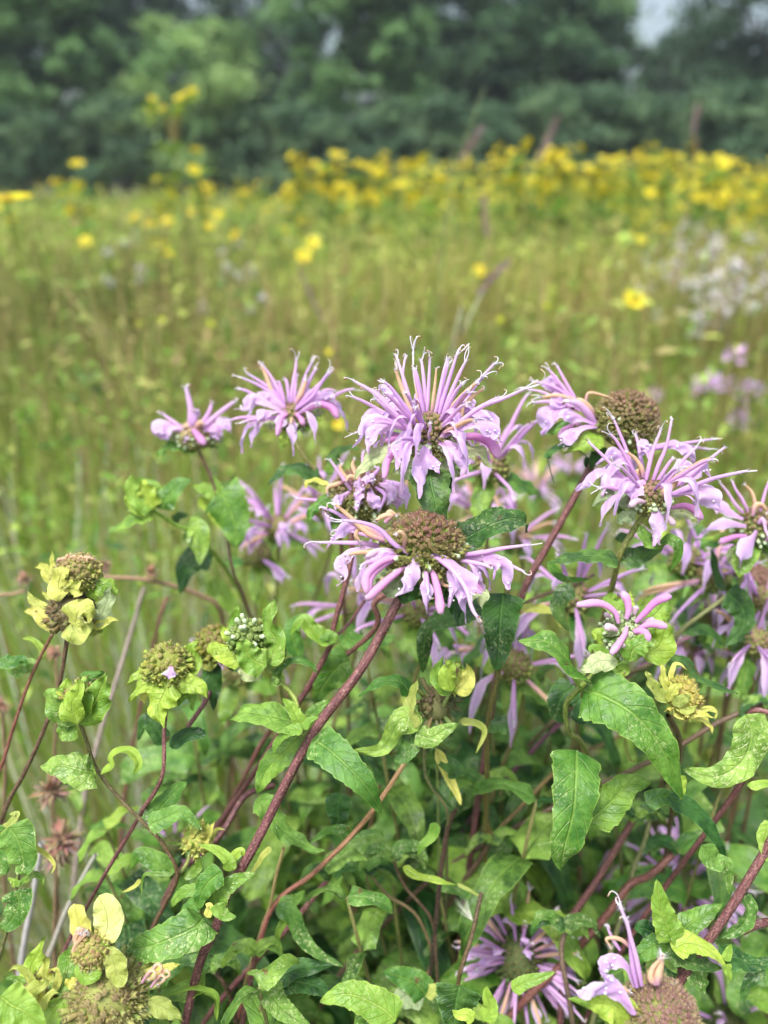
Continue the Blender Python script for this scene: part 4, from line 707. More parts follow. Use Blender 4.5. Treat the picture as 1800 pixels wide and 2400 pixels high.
stem(P14, [('I', 1160, 690, .287), ('I', 1210, 620, .287), ('I', 1230, 560, .287)], .0008, [S(140, 150, 90), S(150, 160, 90)], ground=False, name='side_stem')
hb = cushion(P14, Z('I', 1280, 470, .286), .006, (.3, 0, 1), 30, tips=(S(190, 190, 100), S(170, 160, 80)), body=S(176, 184, 90), name='spent_head', squash=1.2)
for b in (([(1240, 540), (1220, 450), (1270, 400), (1310, 330)], 70, 'y', 0, -3, 0), ([(1250, 530), (1310, 480), (1360, 420), (1390, 340)], 70, 'y', 0, -3, 0), ([(1260, 530), (1350, 500), (1400, 400), (1465, 400)], 40, 'y', 0, 0, 0), ([(1240, 540), (1190, 500), (1060, 480)], 40, 'g', 0, 0, 0)): bract(P14, hb, 'I', .286, *b)
stem(P14, [('I', 1150, 690, .286), ('I', 1230, 620, .30), ('I', 1430, 430, .31), ('I', 1590, 180, .32), ('F', 1520, 1400, .33)], .0013, STC, ground=False, name='side_stem')
sp = [('F', 930, 900, .28), ('F', 912, 1100, .28), ('F', 900, 1350, .28), ('F', 790, 1540, .285), ('I', 900, 320, .29), ('I', 600, 830, .30), ('I', 350, 1330, .31)]
P15, h = spent('withered green head with drooping bracts round it and a speck of pink, left of centre', 'F', (930, 730), .278, .0092, (.1, -.15, 1), sp, [([(930, 820), (820, 780), (760, 790), (700, 840)], 90, 'l', .1, 0, 0), ([(930, 830), (860, 820), (780, 860), (715, 940)], 120, 'l', .1, -2, 0), ([(950, 830), (910, 900), (880, 980), (915, 1080)], 200, 'l', .15, -5, 0),
  ([(970, 820), (1060, 840), (1120, 860), (1150, 920)], 120, 'l', .1, -3, 0), ([(970, 830), (1000, 900), (950, 970)], 120, 'g', .1, 0, 0), ([(1010, 780), (1080, 740), (1060, 640), (1115, 590)], 100, 'l', 0, 2, 0), ([(860, 830), (800, 880), (800, 950)], 90, 'y', 0, 0, 0), ([(990, 840), (1060, 900), (1070, 990)], 80, 'g', 0, 0, 0)], n=150, r=.00095, cols=STC, tips=(S(164, 166, 90), S(140, 118, 84)), body=S(150, 164, 72))
lower_lip(P15, h, [Z('F', 950, 740, .266), Z('F', 940, 780, .265), Z('F', 935, 810, .265)], -FWD, 1.6, 1, False, False)
G(P15, 'I', [(1050, 120), (1040, 90), (1060, 70)], 90, .285, 'g', teeth=0)
G(P15, 'F', [(920, 1170), (860, 1080), (800, 1040), (770, 1150)], 110, .29, 'd', teeth=0); G(P15, 'F', [(940, 1180), (1040, 1120), (1120, 1110), (1140, 1090)], 100, .285, 'd', teeth=0)
stem(P15, [('F', 1040, 1080, .30), ('F', 1130, 950, .305), ('F', 1180, 850, .31)], .0012, STC, ground=False, name='side_stem')
hb = cushion(P15, Z('F', 1200, 620, .31), .0095, (.1, 0, 1), 70, tips=(S(150, 140, 80), S(110, 80, 66)), body=S(130, 140, 60), name='spent_head')
for b in (([(1200, 680), (1150, 720), (1120, 680)], 110, 'y', 0, -4, 0), ([(1230, 680), (1250, 600), (1240, 520)], 130, 'l', 0, -2, 0), ([(1250, 690), (1270, 590), (1310, 400)], 110, 'l', 0, 4, 0), ([(1180, 700), (1180, 860), (1190, 980)], 130, 'd', 0, -2, 0), ([(1260, 690), (1330, 740), (1380, 780)], 100, 'd', 0, 0, 0), ([(1250, 640), (1230, 560), (1220, 490)], 30, 'y', 0, 0, 0)): bract(P15, hb, 'F', .31, *b)
sp = [('F', 380, 520, .29), ('F', 375, 570, .29), ('F', 330, 830, .295), ('F', 240, 1100, .30), ('F', 130, 1340, .305), ('F', 20, 1560, .31)]
P16, h = spent('double-decker withered head at far left, yellow bracts around a black-brown centre', 'F', (400, 450), .285, .0095, (0, -.1, 1), sp, [([(420, 520), (440, 440), (480, 430), (500, 500)], 190, 'y', .2, -9, 0), ([(400, 500), (420, 540), (470, 560), (500, 480)], 160, 'y', .2, -9, 0), ([(350, 500), (270, 490), (200, 440), (130, 435)], 110, 'y', .1, -2, 0), ([(330, 470), (240, 420), (180, 370), (150, 320)], 80, 'y', 0, 2, 0),
  ([(480, 490), (560, 460), (600, 370), (610, 290)], 130, 'p', 0, -2, 0), ([(490, 500), (560, 510), (610, 480), (665, 485)], 60, 'y', 0, -4, 0), ([(480, 350), (540, 300), (610, 290), (655, 350)], 130, 'g', 0, 0, 0), ([(340, 510), (300, 500), (270, 520)], 120, 'y', .2, -6, 0), ([(500, 520), (540, 540), (570, 520)], 90, 'y', .1, -2, 0)], n=120, tips=(S(84, 74, 60), S(120, 104, 78)), body=S(130, 122, 80))
h2_ = cushion(P16, Z('F', 430, 230, .287), .0095, (0, -.1, 1), 160, tips=(S(170, 160, 100), S(150, 120, 90)), body=S(160, 166, 84), name='spent_head', squash=.8, bare=True)
for b in (([(380, 330), (330, 300), (350, 220), (400, 210)], 150, 'y', .2, -8, 0), ([(360, 280), (290, 250), (240, 190), (190, 190)], 90, 'y', 0, -2, 0), ([(400, 340), (410, 300), (380, 260)], 130, 'y', .2, -9, 20), ([(480, 330), (440, 300), (430, 280)], 90, 'd', 0, 0, 0), ([(340, 380), (270, 350), (230, 320)], 50, 'y', 0, 0, 0), ([(310, 230), (290, 160), (290, 90)], 40, 'y', 0, 2, 0)): bract(P16, h2_, 'F', .287, *b)
for q in range(9): upper_lip(P16, h2_, [Z('F', 320+q*20, 170-R.uniform(0, 12), .285), Z('F', 330+q*20, 135+R.uniform(-10, 10), .284), Z('F', 345+q*22, 140+R.uniform(-20, 15), .284)], .8, 'p', False)
stem(P16, [('F', 430, 330, .290), ('F', 420, 420, .292), ('F', 400, 560, .292)], .0010, STB, ground=False, name='side_stem')
sp = [('F', 300, 540, .30), ('F', 180, 780, .305), ('F', 90, 1030, .31), ('F', 20, 1260, .315), ('F', -40, 1450, .32)]
P16b = plant('thin red-brown stem slanting down to the left edge behind the withered double head', sp, .0009, [S(120, 84, 66), S(130, 72, 72), S(160, 110, 80)], 'bergamot stems with withered heads')
G(P16b, 'F', [(190, 760), (150, 730), (100, 780), (-10, 690)], 90, .305, 'g', teeth=0); G(P16b, 'F', [(240, 700), (230, 640), (180, 590), (120, 585)], 40, .305, 'l', teeth=0, fold=.5)
sp = [('I', 650, 1330, .25), ('I', 700, 1500, .25), ('I', 760, 1700, .255), ('I', 800, 2000, .26)]
P18, h = spent('pair of big withered heads low at left, with flat pale yellow bracts standing upright', 'I', (700, 1500), .25, .0135, (0, -.25, 1), sp, [([(960, 1500), (1060, 1560), (1120, 1590), (1190, 1640)], 130, 'y', .1, 0, 0), ([(500, 1400), (450, 1390), (420, 1370)], 80, 'y', 0, 0, 0), ([(860, 1400), (960, 1340), (1100, 1290), (1170, 1270)], 90, 'y', 0, 4, 0)], n=260, tips=(S(160, 148, 100), S(134, 112, 84)), body=S(156, 164, 88))
h3 = cushion(P18, Z('I', 610, 1170, .247), .0070, (-.1, -.7, .8), 110, tips=(S(164, 136, 96), S(176, 172, 96)), body=S(170, 178, 92), name='spent_head', bare=True)
for b in (([(640, 1150), (700, 1040), (690, 920), (640, 830)], 190, 'c', 0, -1, -10), ([(590, 1150), (530, 1060), (500, 960), (485, 880)], 140, 'y', 0, -1, 10), ([(680, 1170), (740, 1250), (760, 1330), (800, 1415)], 140, 'y', .1, -3, 0), ([(580, 1200), (540, 1280), (560, 1350), (660, 1330)], 110, 'l', .1, -4, 0)): bract(P18, h3, 'I', .247, *b, shape='oval', nv=20, fold=.2, wave=.1)
for q in range(8): upper_lip(P18, h3, [Z('I', 520+R.uniform(-30, 10), 1250-q*18, .245), Z('I', 490+R.uniform(-20, 30), 1180-q*20, .244), Z('I', 540+R.uniform(-30, 40), 1080-q*5, .243)], .8, 'p', False)
for (x, y) in ((1000, 1290), (1050, 1330), (960, 1330), (1020, 1360)): upper_lip(P18, h, [Z('I', x-40, y+60, .243), Z('I', x+20, y-20, .242), Z('I', x+50, y+10, .241), Z('I', x+10, y+40, .241)], .8, 'p', False)
sp = [('I', 230, 1560, .255), ('I', 240, 1750, .26), ('I', 260, 2000, .27)]
P18b, h = spent('withered head of curling lime and yellow bracts like a claw, low at the left edge', 'I', (250, 1480), .255, .008, (0, -.3, 1), sp, [([(260, 1540), (220, 1400), (120, 1290), (50, 1320)], 60, 'y', .1, -4, 0), ([(270, 1540), (290, 1450), (290, 1330), (300, 1210)], 160, 'y', 0, -1, 0), ([(220, 1420), (200, 1300), (250, 1200), (285, 1095)], 150, 'l', 0, 2, 0), ([(300, 1500), (370, 1400), (370, 1310), (320, 1310)], 60, 'y', .1, -3, 0),
  ([(310, 1520), (400, 1420), (430, 1440), (460, 1490)], 90, 'g', .1, 0, 0), ([(180, 1560), (200, 1450), (280, 1400), (290, 1350)], 110, 'y', .1, -8, 0), ([(260, 1600), (290, 1520), (340, 1450), (380, 1460)], 60, 'y', .2, -9, 0), ([(200, 1500), (150, 1400), (80, 1360), (20, 1370)], 60, 'g', 0, 0, 0), ([(230, 1560), (250, 1480), (260, 1400)], 150, 'y', .1, -6, 0)], n=60, body=S(160, 160, 80))
# plant at the far left edge with stippled leaves
sp = [('I', 60, 430, .265), ('I', 125, 560, .265), ('I', 110, 760, .266), ('I', 60, 1000, .27), ('I', -40, 1400, .28)]
P20 = plant('plant cut by the left edge with heavily stippled hanging leaves and a tiny lime rosette', sp, .0008, [S(90, 84, 66), S(110, 120, 60)])
G(P20, 'I', [(60, 380), (120, 480), (150, 620), (120, 690)], 260, .262, 's', N=-FWD+UP*.2, teeth=0, shape='heart', fold=.12); G(P20, 'I', [(40, 390), (-20, 480), (0, 600), (40, 690)], 240, .264, 's', N=-FWD+UP*.2, teeth=0, shape='heart')
G(P20, 'I', [(100, 790), (120, 880), (70, 990), (0, 1040)], 200, .26, 's', N=-FWD+UP*.2, teeth=0, shape='heart', fold=.15); G(P20, 'I', [(110, 760), (90, 740), (50, 710)], 50, .259, 'l', teeth=0); G(P20, 'I', [(110, 760), (140, 740), (185, 690)], 50, .259, 'l', teeth=0); G(P20, 'I', [(110, 770), (105, 740), (110, 700)], 40, .257, 'l', teeth=0)
G(P20, 'I', [(200, 500), (300, 560), (355, 630), (330, 690)], 34, .268, 'y', teeth=0, fold=.6); G(P20, 'I', [(150, 740), (220, 690), (270, 720), (280, 760)], 50, .266, 'g', teeth=0); G(P20, 'I', [(0, 420), (60, 370), (110, 300), (60, 300)], 70, .264, 'y', teeth=0); G(P20, 'I', [(0, 1480), (80, 1540), (180, 1590), (300, 1700)], 260, .235, 'l', teeth=0)
G(P20, 'F', [(0, 700), (60, 720), (120, 700), (150, 740)], 90, .30, 'g', teeth=0)

# bottom right
sp = [('K', 950, 1620, .235), ('K', 1000, 1800, .24), ('K', 1050, 2200, .25)]
P19 = plant('red-brown bristly dome with three lilac florets on its left, cut by the bottom edge', sp, .0017)
it = [('u', [(810, 1420), (780, 1260), (760, 1060), (700, 890)], 0, dict(k=1.1)), ('u', [(840, 1410), (810, 1250), (770, 1100), (740, 980)], .1, dict(k=1.0)), ('l', [(800, 1420), (740, 1280), (640, 1250), (590, 1300), (575, 1340)], .1, dict(w=1.5)), ('u', [(700, 1180), (660, 1120), (630, 1060), (615, 1020)], .2, dict(k=.7)),
 ('p', [(780, 1180), (720, 1120), (660, 1100), (610, 1110), (640, 1160)], .2, dict(k=.7)), ('l', [(800, 1600), (720, 1480), (640, 1380), (560, 1290)], .1, dict(w=1.2)), ('l', [(790, 1600), (700, 1480), (560, 1440), (430, 1480)], .25, dict(w=1.9)), ('p', [(940, 1400), (950, 1330), (965, 1270), (970, 1215)], 0, dict(k=1.5)), ('p', [(930, 1400), (900, 1360), (910, 1300), (960, 1240)], .1, dict(k=1.2)),
 ('p', [(740, 1440), (720, 1430), (760, 1450)], .2)]
br = [([(760, 1659), (640, 1540), (520, 1500), (370, 1500)], 230, 'l', .1, 0, 0), ([(760, 1700), (680, 1560), (560, 1530), (500, 1560)], 240, 'l', .1, -3, 0)]
flower(P19, 'K', (960, 1620), .237, .0125, (.15, -.1, 1), it, br, n=520, young=0, tips=(S(150, 112, 108), S(156, 130, 110)), body=S(150, 158, 86), maxpol=110)
sp = [('K', 1040, 1130, .27), ('K', 1090, 1300, .275), ('K', 1060, 1430, .28), ('K', 980, 1700, .29)]
P21 = plant('bright glossy rosette of fresh leaves low at right, one leaf standing upright', sp, .0011, STC)
G(P21, 'K', [(1045, 1120), (1000, 1010), (960, 880), (940, 725)], 210, .258, 'l', fold=.25, teeth=8, N=-FWD+UP*.2, roll=5); G(P21, 'K', [(1035, 1170), (1140, 1130), (1260, 1170), (1395, 1285)], 190, .257, 'l', fold=.2, teeth=7, N=-FWD*.7+UP, roll=5)
G(P21, 'K', [(1060, 1100), (1150, 1010), (1250, 950), (1360, 880)], 190, .268, 'g', teeth=7, N=-FWD*.7+UP); G(P21, 'K', [(1020, 1160), (940, 1150), (850, 1200), (790, 1290)], 170, .265, 'g', teeth=6); G(P21, 'K', [(1010, 1200), (1120, 1230), (1240, 1270), (1360, 1300)], 170, .262, 'd', teeth=9, N=-FWD*.7+UP)
G(P21, 'K', [(1040, 1120), (940, 1080), (850, 1040), (790, 1040)], 170, .272, 'd', teeth=0); G(P21, 'K', [(1120, 1300), (1200, 1330), (1230, 1400), (1255, 1460)], 180, .268, 's', teeth=0); G(P21, 'K', [(1060, 1130), (1035, 1090), (1020, 1050)], 40, .256, 'l', teeth=0); G(P21, 'K', [(1000, 1290), (960, 1310), (1020, 1340), (1090, 1350)], 90, .27, 'd', teeth=0)
sp = [('H', 1659, 1250, .25), ('K', 1640, 540, .255), ('K', 1460, 840, .258), ('K', 1280, 1110, .262), ('K', 1060, 1430, .27)]
P22 = plant('thick red stem crossing the lower right corner, ragged curled leaves on it', [('K', 1760, 330, .25)]+sp[1:], .0016, STC)
G(P22, 'K', [(1350, 1240), (1450, 1230), (1560, 1270), (1700, 1240)], 190, .262, 'd', teeth=5, N=-FWD*.6+UP); G(P22, 'K', [(1380, 1250), (1400, 1200), (1410, 1170), (1420, 1140)], 60, .258, 'l', teeth=0); G(P22, 'K', [(1390, 1270), (1400, 1320), (1420, 1385)], 70, .257, 'l', teeth=0)
G(P22, 'K', [(1500, 830), (1530, 930), (1480, 1030), (1330, 1110)], 150, .268, 's', teeth=0, fold=.4, roll=30); G(P22, 'K', [(1230, 500), (1300, 600), (1390, 640), (1410, 820)], 150, .265, 's', teeth=5, fold=.4); G(P22, 'K', [(1010, 190), (1180, 280), (1300, 420), (1390, 600)], 150, .275, 'd', teeth=5); G(P22, 'K', [(870, 230), (950, 190), (1050, 180), (1090, 120)], 130, .28, 'g', teeth=0)
G(P22, 'K', [(1640, 1310), (1540, 1380), (1500, 1470), (1510, 1540)], 90, .262, 'd', teeth=4); G(P22, 'H', [(590, 1600), (720, 1480), (820, 1380), (960, 1360)], 250, .285, 'g', teeth=5); G(P22, 'K', [(1090, 50), (1100, 120), (1095, 205)], 90, .262, 'l', teeth=0)
stem(P22, [('K', 1490, 1060, .27), ('K', 1600, 1010, .268), ('K', 1760, 990, .262)], .0015, STC, ground=False, name='side_stem')

# shaded purple flowers low inside the clump
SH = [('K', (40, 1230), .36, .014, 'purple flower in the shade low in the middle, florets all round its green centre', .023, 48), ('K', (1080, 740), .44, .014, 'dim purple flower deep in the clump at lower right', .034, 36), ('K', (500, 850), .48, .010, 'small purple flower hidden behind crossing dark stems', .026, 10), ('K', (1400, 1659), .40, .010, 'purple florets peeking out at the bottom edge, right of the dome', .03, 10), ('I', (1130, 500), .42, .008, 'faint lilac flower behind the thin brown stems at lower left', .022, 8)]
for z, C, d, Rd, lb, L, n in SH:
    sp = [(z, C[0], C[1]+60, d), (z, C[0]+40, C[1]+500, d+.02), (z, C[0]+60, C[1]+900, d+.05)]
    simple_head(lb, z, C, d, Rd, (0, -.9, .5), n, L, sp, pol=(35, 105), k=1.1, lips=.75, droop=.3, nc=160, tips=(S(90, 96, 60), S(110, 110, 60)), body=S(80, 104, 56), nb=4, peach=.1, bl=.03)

# softer flowers behind
BL = [('W', 600, 1140, .46, 'blurred shaggy lilac flower under the left pair of blooms', 18, .5), ('W', 690, 1095, .48, 'blurred lilac flower touching the shaggy one, partly behind crowded heads', 12, .5), ('W', 555, 1200, .45, 'small pale floret cluster below the shaggy blurred flower', 3, .3), ('W', 1060, 1010, .36, 'lilac flower just behind the right side of the tallest one', 12, .6),
      ('W', 1155, 1055, .72, 'faraway soft lilac flower between the two main groups', 16, .6), ('W', 1235, 1018, .85, 'small soft lilac flower left of the leaning dome stem', 12, .6), ('W', 1030, 1110, .50, 'soft pink flower behind the wide dome', 14, .6), ('W', 1110, 1160, .44, 'soft pink flower above the curled dark leaf', 12, .6),
      ('W', 900, 1320, .36, 'lilac flower seen below the domed head, behind its thick stem', 12, .9), ('W', 1040, 1400, .42, 'small lilac flower behind the heart-shaped hanging leaf', 9, .9), ('W', 770, 1310, .42, 'lilac florets between two purple stems, under the crowded head', 8, .9), ('W', 1110, 1440, .36, 'drooping lilac florets beside the hanging leaf', 7, 1.2), ('W', 510, 1450, .42, 'pink florets just under the white-budded head', 5, .9),
      ('W', 1240, 1290, .36, 'pink flower left of the head with curved buds', 10, .8), ('W', 1480, 1210, .40, 'pale lilac flower above the half-open head', 8, .8)]
for z, u, v, d, lb, n, dr in BL:
    ax = (R.uniform(-.3, .3), -.3, 1); sp = [(z, u+2, v+12, d), (z, u+R.uniform(-10, 25), v+90, d+.01), (z, u+R.uniform(-60, 10), v+260, d+.03)]
    simple_head(lb, z, (u, v), d, .0095, ax, n, .027, sp, k=1.35, lips=.8, droop=dr, nb=4, nc=80)

# ------------------------------------------------------------------ more stems and leaves in the middle of the clump
def sprig(label, pts, r, cols, leaves, group='leafy bergamot shoots inside the clump'):
    th = Thing('bergamot_shoot', label, 'wildflower', base_of(pts), group); stem(th, pts, r, cols)
    for l in leaves: G(th, *l[:4], **(l[4] if len(l) > 4 else {}))
    return th
UPN = -FWD*.6+UP
sprig('pink-brown stem rising diagonally behind the eaten leaf, bare', [('G', 905, 910, .30), ('G', 720, 1200, .295), ('G', 560, 1410, .30), ('G', 320, 1650, .305), ('J', 120, 885, .31), ('J', 0, 1240, .32)], .0011, [S(176, 140, 96), S(146, 86, 84), S(124, 66, 66)],
 [('J', [(630, 440), (700, 420), (800, 410), (830, 450)], 40, .30), ('J', [(640, 450), (560, 400), (460, 410), (330, 500)], 80, .305, dict(kind='g', roll=30)), ('J', [(130, 900), (230, 950), (300, 1100), (400, 1200), (570, 1290)], 130, .30, dict(kind='s', teeth=7)), ('J', [(210, 960), (160, 1030), (140, 1100), (160, 1165)], 60, .30), ('J', [(220, 950), (190, 880), (260, 850), (320, 790)], 110, .305)])
sprig('crooked shoot with yellow curled leaves and a crinkled leaf at the clump centre', [('G', 1090, 640, .285), ('G', 1010, 740, .29), ('G', 960, 800, .29), ('G', 940, 1100, .30), ('G', 1060, 1300, .31), ('G', 1060, 1500, .33)], .0008, [S(130, 140, 90), S(96, 70, 62)],
 [('G', [(900, 860), (830, 790), (780, 830), (700, 960), (530, 970)], 150, .275, dict(kind='s', N=-FWD+UP*.3, wave=.14)), ('G', [(870, 880), (850, 960), (800, 1010), (760, 1010)], 130, .278, dict(kind='d')), ('G', [(890, 870), (960, 900), (1040, 860), (1125, 820)], 130, .276, dict(kind='s', roll=-20)),
  ('G', [(880, 850), (850, 760), (870, 660), (900, 570)], 120, .275, dict(kind='y', roll=30)), ('G', [(860, 660), (800, 590), (690, 590), (570, 670)], 120, .285, dict(kind='g', N=UPN)), ('G', [(1130, 810), (1220, 820), (1270, 870), (1220, 990)], 50, .285, dict(kind='y', fold=.6)),
  ('G', [(1120, 1120), (1090, 1060), (1020, 1020), (980, 960)], 110, .30, dict(kind='d')), ('G', [(1000, 960), (1060, 1100), (1110, 1200), (1140, 1275)], 70, .30, dict(kind='y', fold=.5)), ('G', [(1000, 1370), (980, 1440), (920, 1500), (900, 1550)], 70, .30, dict(kind='l'))])
Pq, h = spent('small lime pouch-like head with open tips at the centre of the clump', 'G', (1085, 570), .275, .0065, (.1, 0, 1), [('G', 1080, 640, .275), ('G', 1040, 720, .28), ('G', 1000, 800, .29), ('G', 1010, 1200, .32)], [([(1100, 640), (1030, 600), (1000, 540), (1045, 440)], 110, 'l', .1, -5, 0), ([(1090, 640), (1060, 560), (1080, 500), (1080, 470)], 110, 'l', .3, -8, 0), ([(1100, 645), (1160, 600), (1180, 540), (1165, 485)], 120, 'y', .1, -4, 0), ([(1100, 640), (1130, 560), (1120, 500), (1135, 450)], 110, 'l', 0, 3, 0), ([(1110, 650), (1170, 620), (1190, 575)], 90, 'y', .1, 0, 0)], n=30, r=.0007, cols=[S(150, 170, 100), S(120, 130, 80)], body=S(170, 190, 80))
hb = cushion(Pq, Z('G', 1000, 720, .285), .008, (0, -.3, 1), 50, tips=(S(70, 58, 48), S(120, 110, 70)), body=S(110, 116, 70), name='spent_head', bare=True, jit=.3)
sprig('dark upright stem with an elbow, right of the centre of the clump', [('J', 1290, 270, .31), ('J', 1240, 400, .32), ('J', 1200, 660, .33), ('J', 1165, 1000, .34), ('J', 1140, 1250, .35)], .0011, [S(90, 60, 60), S(60, 48, 48), S(84, 84, 54)],
 [('J', [(1290, 280), (1180, 160), (1120, 60), (1130, -40)], 30, .31, dict(kind='d')), ('J', [(950, 645), (1050, 700), (1180, 730), (1300, 760)], 90, .30, dict(kind='l', teeth=9, N=-FWD*.3+UP)), ('J', [(1300, 750), (1380, 790), (1430, 820), (1460, 830)], 26, .30, dict(kind='y'))])
sprig('twiggy dark broken stem with a tuft of silky hairs, near the shaded purple flower', [('J', 1460, 810, .30), ('J', 1400, 1080, .30), ('J', 1330, 1300, .30), ('J', 1310, 1400, .305), ('J', 1290, 1659, .31)], .0010, [S(90, 76, 62), S(110, 90, 60), S(110, 110, 60)],
 [('J', [(1320, 1410), (1300, 1500), (1290, 1590), (1285, 1720)], 320, .27, dict(kind='d', shape='heart', N=-FWD+UP*.4)), ('J', [(1480, 1640), (1520, 1560), (1500, 1480), (1490, 1415)], 120, .262, dict(kind='l')), ('J', [(1410, 1640), (1370, 1600), (1310, 1600), (1270, 1570)], 90, .262, dict(kind='l')), ('J', [(1100, 1470), (1040, 1400), (930, 1350), (820, 1320)], 200, .31, dict(kind='g')), ('J', [(1090, 1480), (1000, 1470), (920, 1520), (870, 1620)], 180, .31, dict(kind='p')),
  ('J', [(1100, 1480), (1150, 1440), (1200, 1450), (1230, 1470)], 90, .31, dict(kind='y')), ('K', [(0, 1440), (80, 1390), (180, 1360), (280, 1320)], 100, .28, dict(kind='l'))])
mbt = MB()
hp = Z('J', 1405, 990, .30)
for q in range(40):
    e = Z('J', 1290+R.uniform(-20, 70), 850+R.uniform(-30, 70), .30+R.uniform(-.003, .003)); s_ = (e-hp).cross(FWD).normalized()*.00008; mbt.add([hp-s_, hp+s_, e], [(0, 1, 2)], [S(220, 220, 205)]*3)
tf = link('seed_tuft', mbt.mesh('seed_tuft', HAIR, hp), None, 'tuft of white silky seed hairs caught on a dark broken stem', 'seed tuft', loc=hp)
sprig('low shoot with a big lime-edged leaf at the middle of the bottom edge', [('J', 910, 1640, .25), ('J', 1000, 1720, .255), ('J', 1020, 1900, .26)], .0010, STG, [('J', [(905, 1640), (820, 1560), (660, 1480), (540, 1470), (415, 1520)], 250, .245, dict(kind='l', roll=25, N=UPN, teeth=7)), ('J', [(920, 1660), (860, 1700), (700, 1680), (640, 1590)], 160, .25, dict(kind='g'))])
sprig('low shoot of dull wet leaves at the bottom, left of the lime-edged leaf', [('J', 50, 1380, .285), ('J', 40, 1500, .29), ('J', 20, 1700, .30)], .0010, STG, [('J', [(120, 1380), (230, 1310), (350, 1290), (500, 1280)], 170, .29, dict(kind='d', N=UPN)), ('J', [(70, 1400), (120, 1500), (220, 1600), (360, 1670)], 190, .275, dict(kind='s', N=UPN)), ('J', [(120, 1400), (260, 1390), (400, 1420), (480, 1490)], 170, .29, dict(kind='d', N=UPN)), ('J', [(60, 1380), (0, 1330), (-60, 1330)], 60, .28, dict(kind='g'))])
sprig('leafy shoot right of the thick purple stem, with a curled hanging leaf', [('J', 180, 520, .29), ('J', 130, 700, .30), ('J', 90, 900, .31), ('J', 20, 1100, .32)], .0008, [S(180, 160, 110), S(120, 70, 64)],
 [('J', [(0, 200), (80, 280), (150, 380), (280, 480), (445, 545)], 190, .285, dict(kind='s', teeth=7, N=UPN, wave=.12)), ('J', [(100, 520), (50, 560), (0, 640), (-60, 720)], 50, .28, dict(kind='y')), ('J', [(440, 640), (520, 600), (620, 560), (720, 600)], 160, .31, dict(kind='s', N=UPN)), ('J', [(540, 160), (530, 260), (530, 330), (500, 400)], 190, .31, dict(kind='d', N=-FWD+UP*.2))])
for i, (pts, r, c, lb) in enumerate([
 ([('K', 800, 310, .33), ('K', 580, 680, .335), ('K', 340, 1060, .34), ('K', 330, 1300, .345)], .0016, STC, 'dark red stem slanting through the shade above the small dome'),
 ([('K', 1080, 520, .35), ('K', 900, 690, .345), ('K', 760, 760, .34), ('K', 600, 970, .34), ('K', 340, 1260, .345), ('K', 0, 1590, .35)], .0018, [S(110, 66, 60), S(104, 62, 60)], 'long dark forked stem running down left past the purple shaded flower'),
 ([('K', 345, 1030, .32), ('K', 320, 1200, .32), ('K', 350, 1400, .32), ('K', 390, 1640, .325)], .0012, [S(110, 92, 80), S(96, 76, 66)], 'grey-brown wiry stem in front of the shaded purple flower'),
 ([('K', 900, 300, .36), ('K', 860, 480, .36), ('K', 800, 620, .36), ('K', 760, 760, .36)], .0012, [S(130, 134, 90)], 'dull green twig standing on the dark forked stem'),
 ([('J', 880, 560, .33), ('J', 960, 760, .335), ('J', 1140, 990, .34), ('J', 1170, 1300, .35)], .0009, STB, 'thin dark stem curving to the right at the clump centre'),
 ([('J', 890, 600, .36), ('J', 900, 900, .36), ('J', 950, 1290, .365)], .0010, [S(110, 116, 60)], 'straight dull green stem at the clump centre'),
 ([('J', 710, 650, .35), ('J', 850, 820, .35), ('J', 1050, 970, .35), ('J', 1130, 1290, .355), ('J', 870, 1580, .36)], .0008, [S(130, 110, 80)], 'wiry tan twig looping under the clump centre'),
 ([('J', 490, 690, .33), ('J', 300, 930, .33), ('J', 150, 1100, .335), ('J', -10, 1260, .34)], .0014, STC, 'purple stem crossing behind the pink-brown one near the bottom'),
 ([('J', 1530, 460, .36), ('J', 1430, 620, .365), ('J', 1300, 800, .37), ('J', 1230, 960, .38)], .0014, STB, 'thick black-brown stem in the shade right of the centre'),
 ([('J', 1470, 100, .35), ('J', 1490, 300, .355), ('J', 1540, 440, .36), ('J', 1640, 330, .365)], .0010, [S(120, 100, 60)], 'tan stem meeting the black-brown one at a node'),
 ([('I', 1659, 1180, .30), ('I', 1620, 1400, .305), ('I', 1580, 1610, .31)], .0013, STC, 'short red stem near the bottom, right of the thick purple one'),
 ([('I', 1360, 1290, .31), ('I', 1440, 1380, .31), ('I', 1490, 1480, .315), ('I', 1520, 1600, .32)], .0012, STB, 'dark stem bending behind the thick purple one at the bottom'),
 ([('H', 1659, 560, .36), ('H', 1300, 450, .37), ('H', 1000, 620, .375), ('H', 800, 740, .38)], .0014, [S(120, 76, 100)], 'mauve stem slanting up behind the half-open head'),
 ([('H', 1660, 880, .34), ('H', 1350, 1010, .345), ('H', 1100, 1160, .35), ('H', 640, 1390, .36), ('H', 100, 1659, .37)], .0013, STB, 'brown stem running low behind the largest leaf')]):
    th = Thing('bergamot_shoot', lb, 'wildflower', base_of(pts), 'bergamot stems inside the clump'); stem(th, pts, r, c)
    z0, x0, y0, d0 = pts[0]; sc0 = ZN[z0][2]/1800.0
    for q in range(4):                             # its top pairs of leaves
        sg = -1 if q % 2 else 1; L0 = R.uniform(110, 170)/sc0*.42; yy = R.uniform(-60, 60)
        G(th, z0, [(x0, y0+q//2*30), (x0+sg*L0*.4, y0-L0*.22+yy*.3), (x0+sg*L0*.85, y0-L0*.1+yy), (x0+sg*L0*1.1, y0+L0*.35+yy)], L0*.55, d0-.003, R.choice('gdfs'), N=UPN, teeth=6)

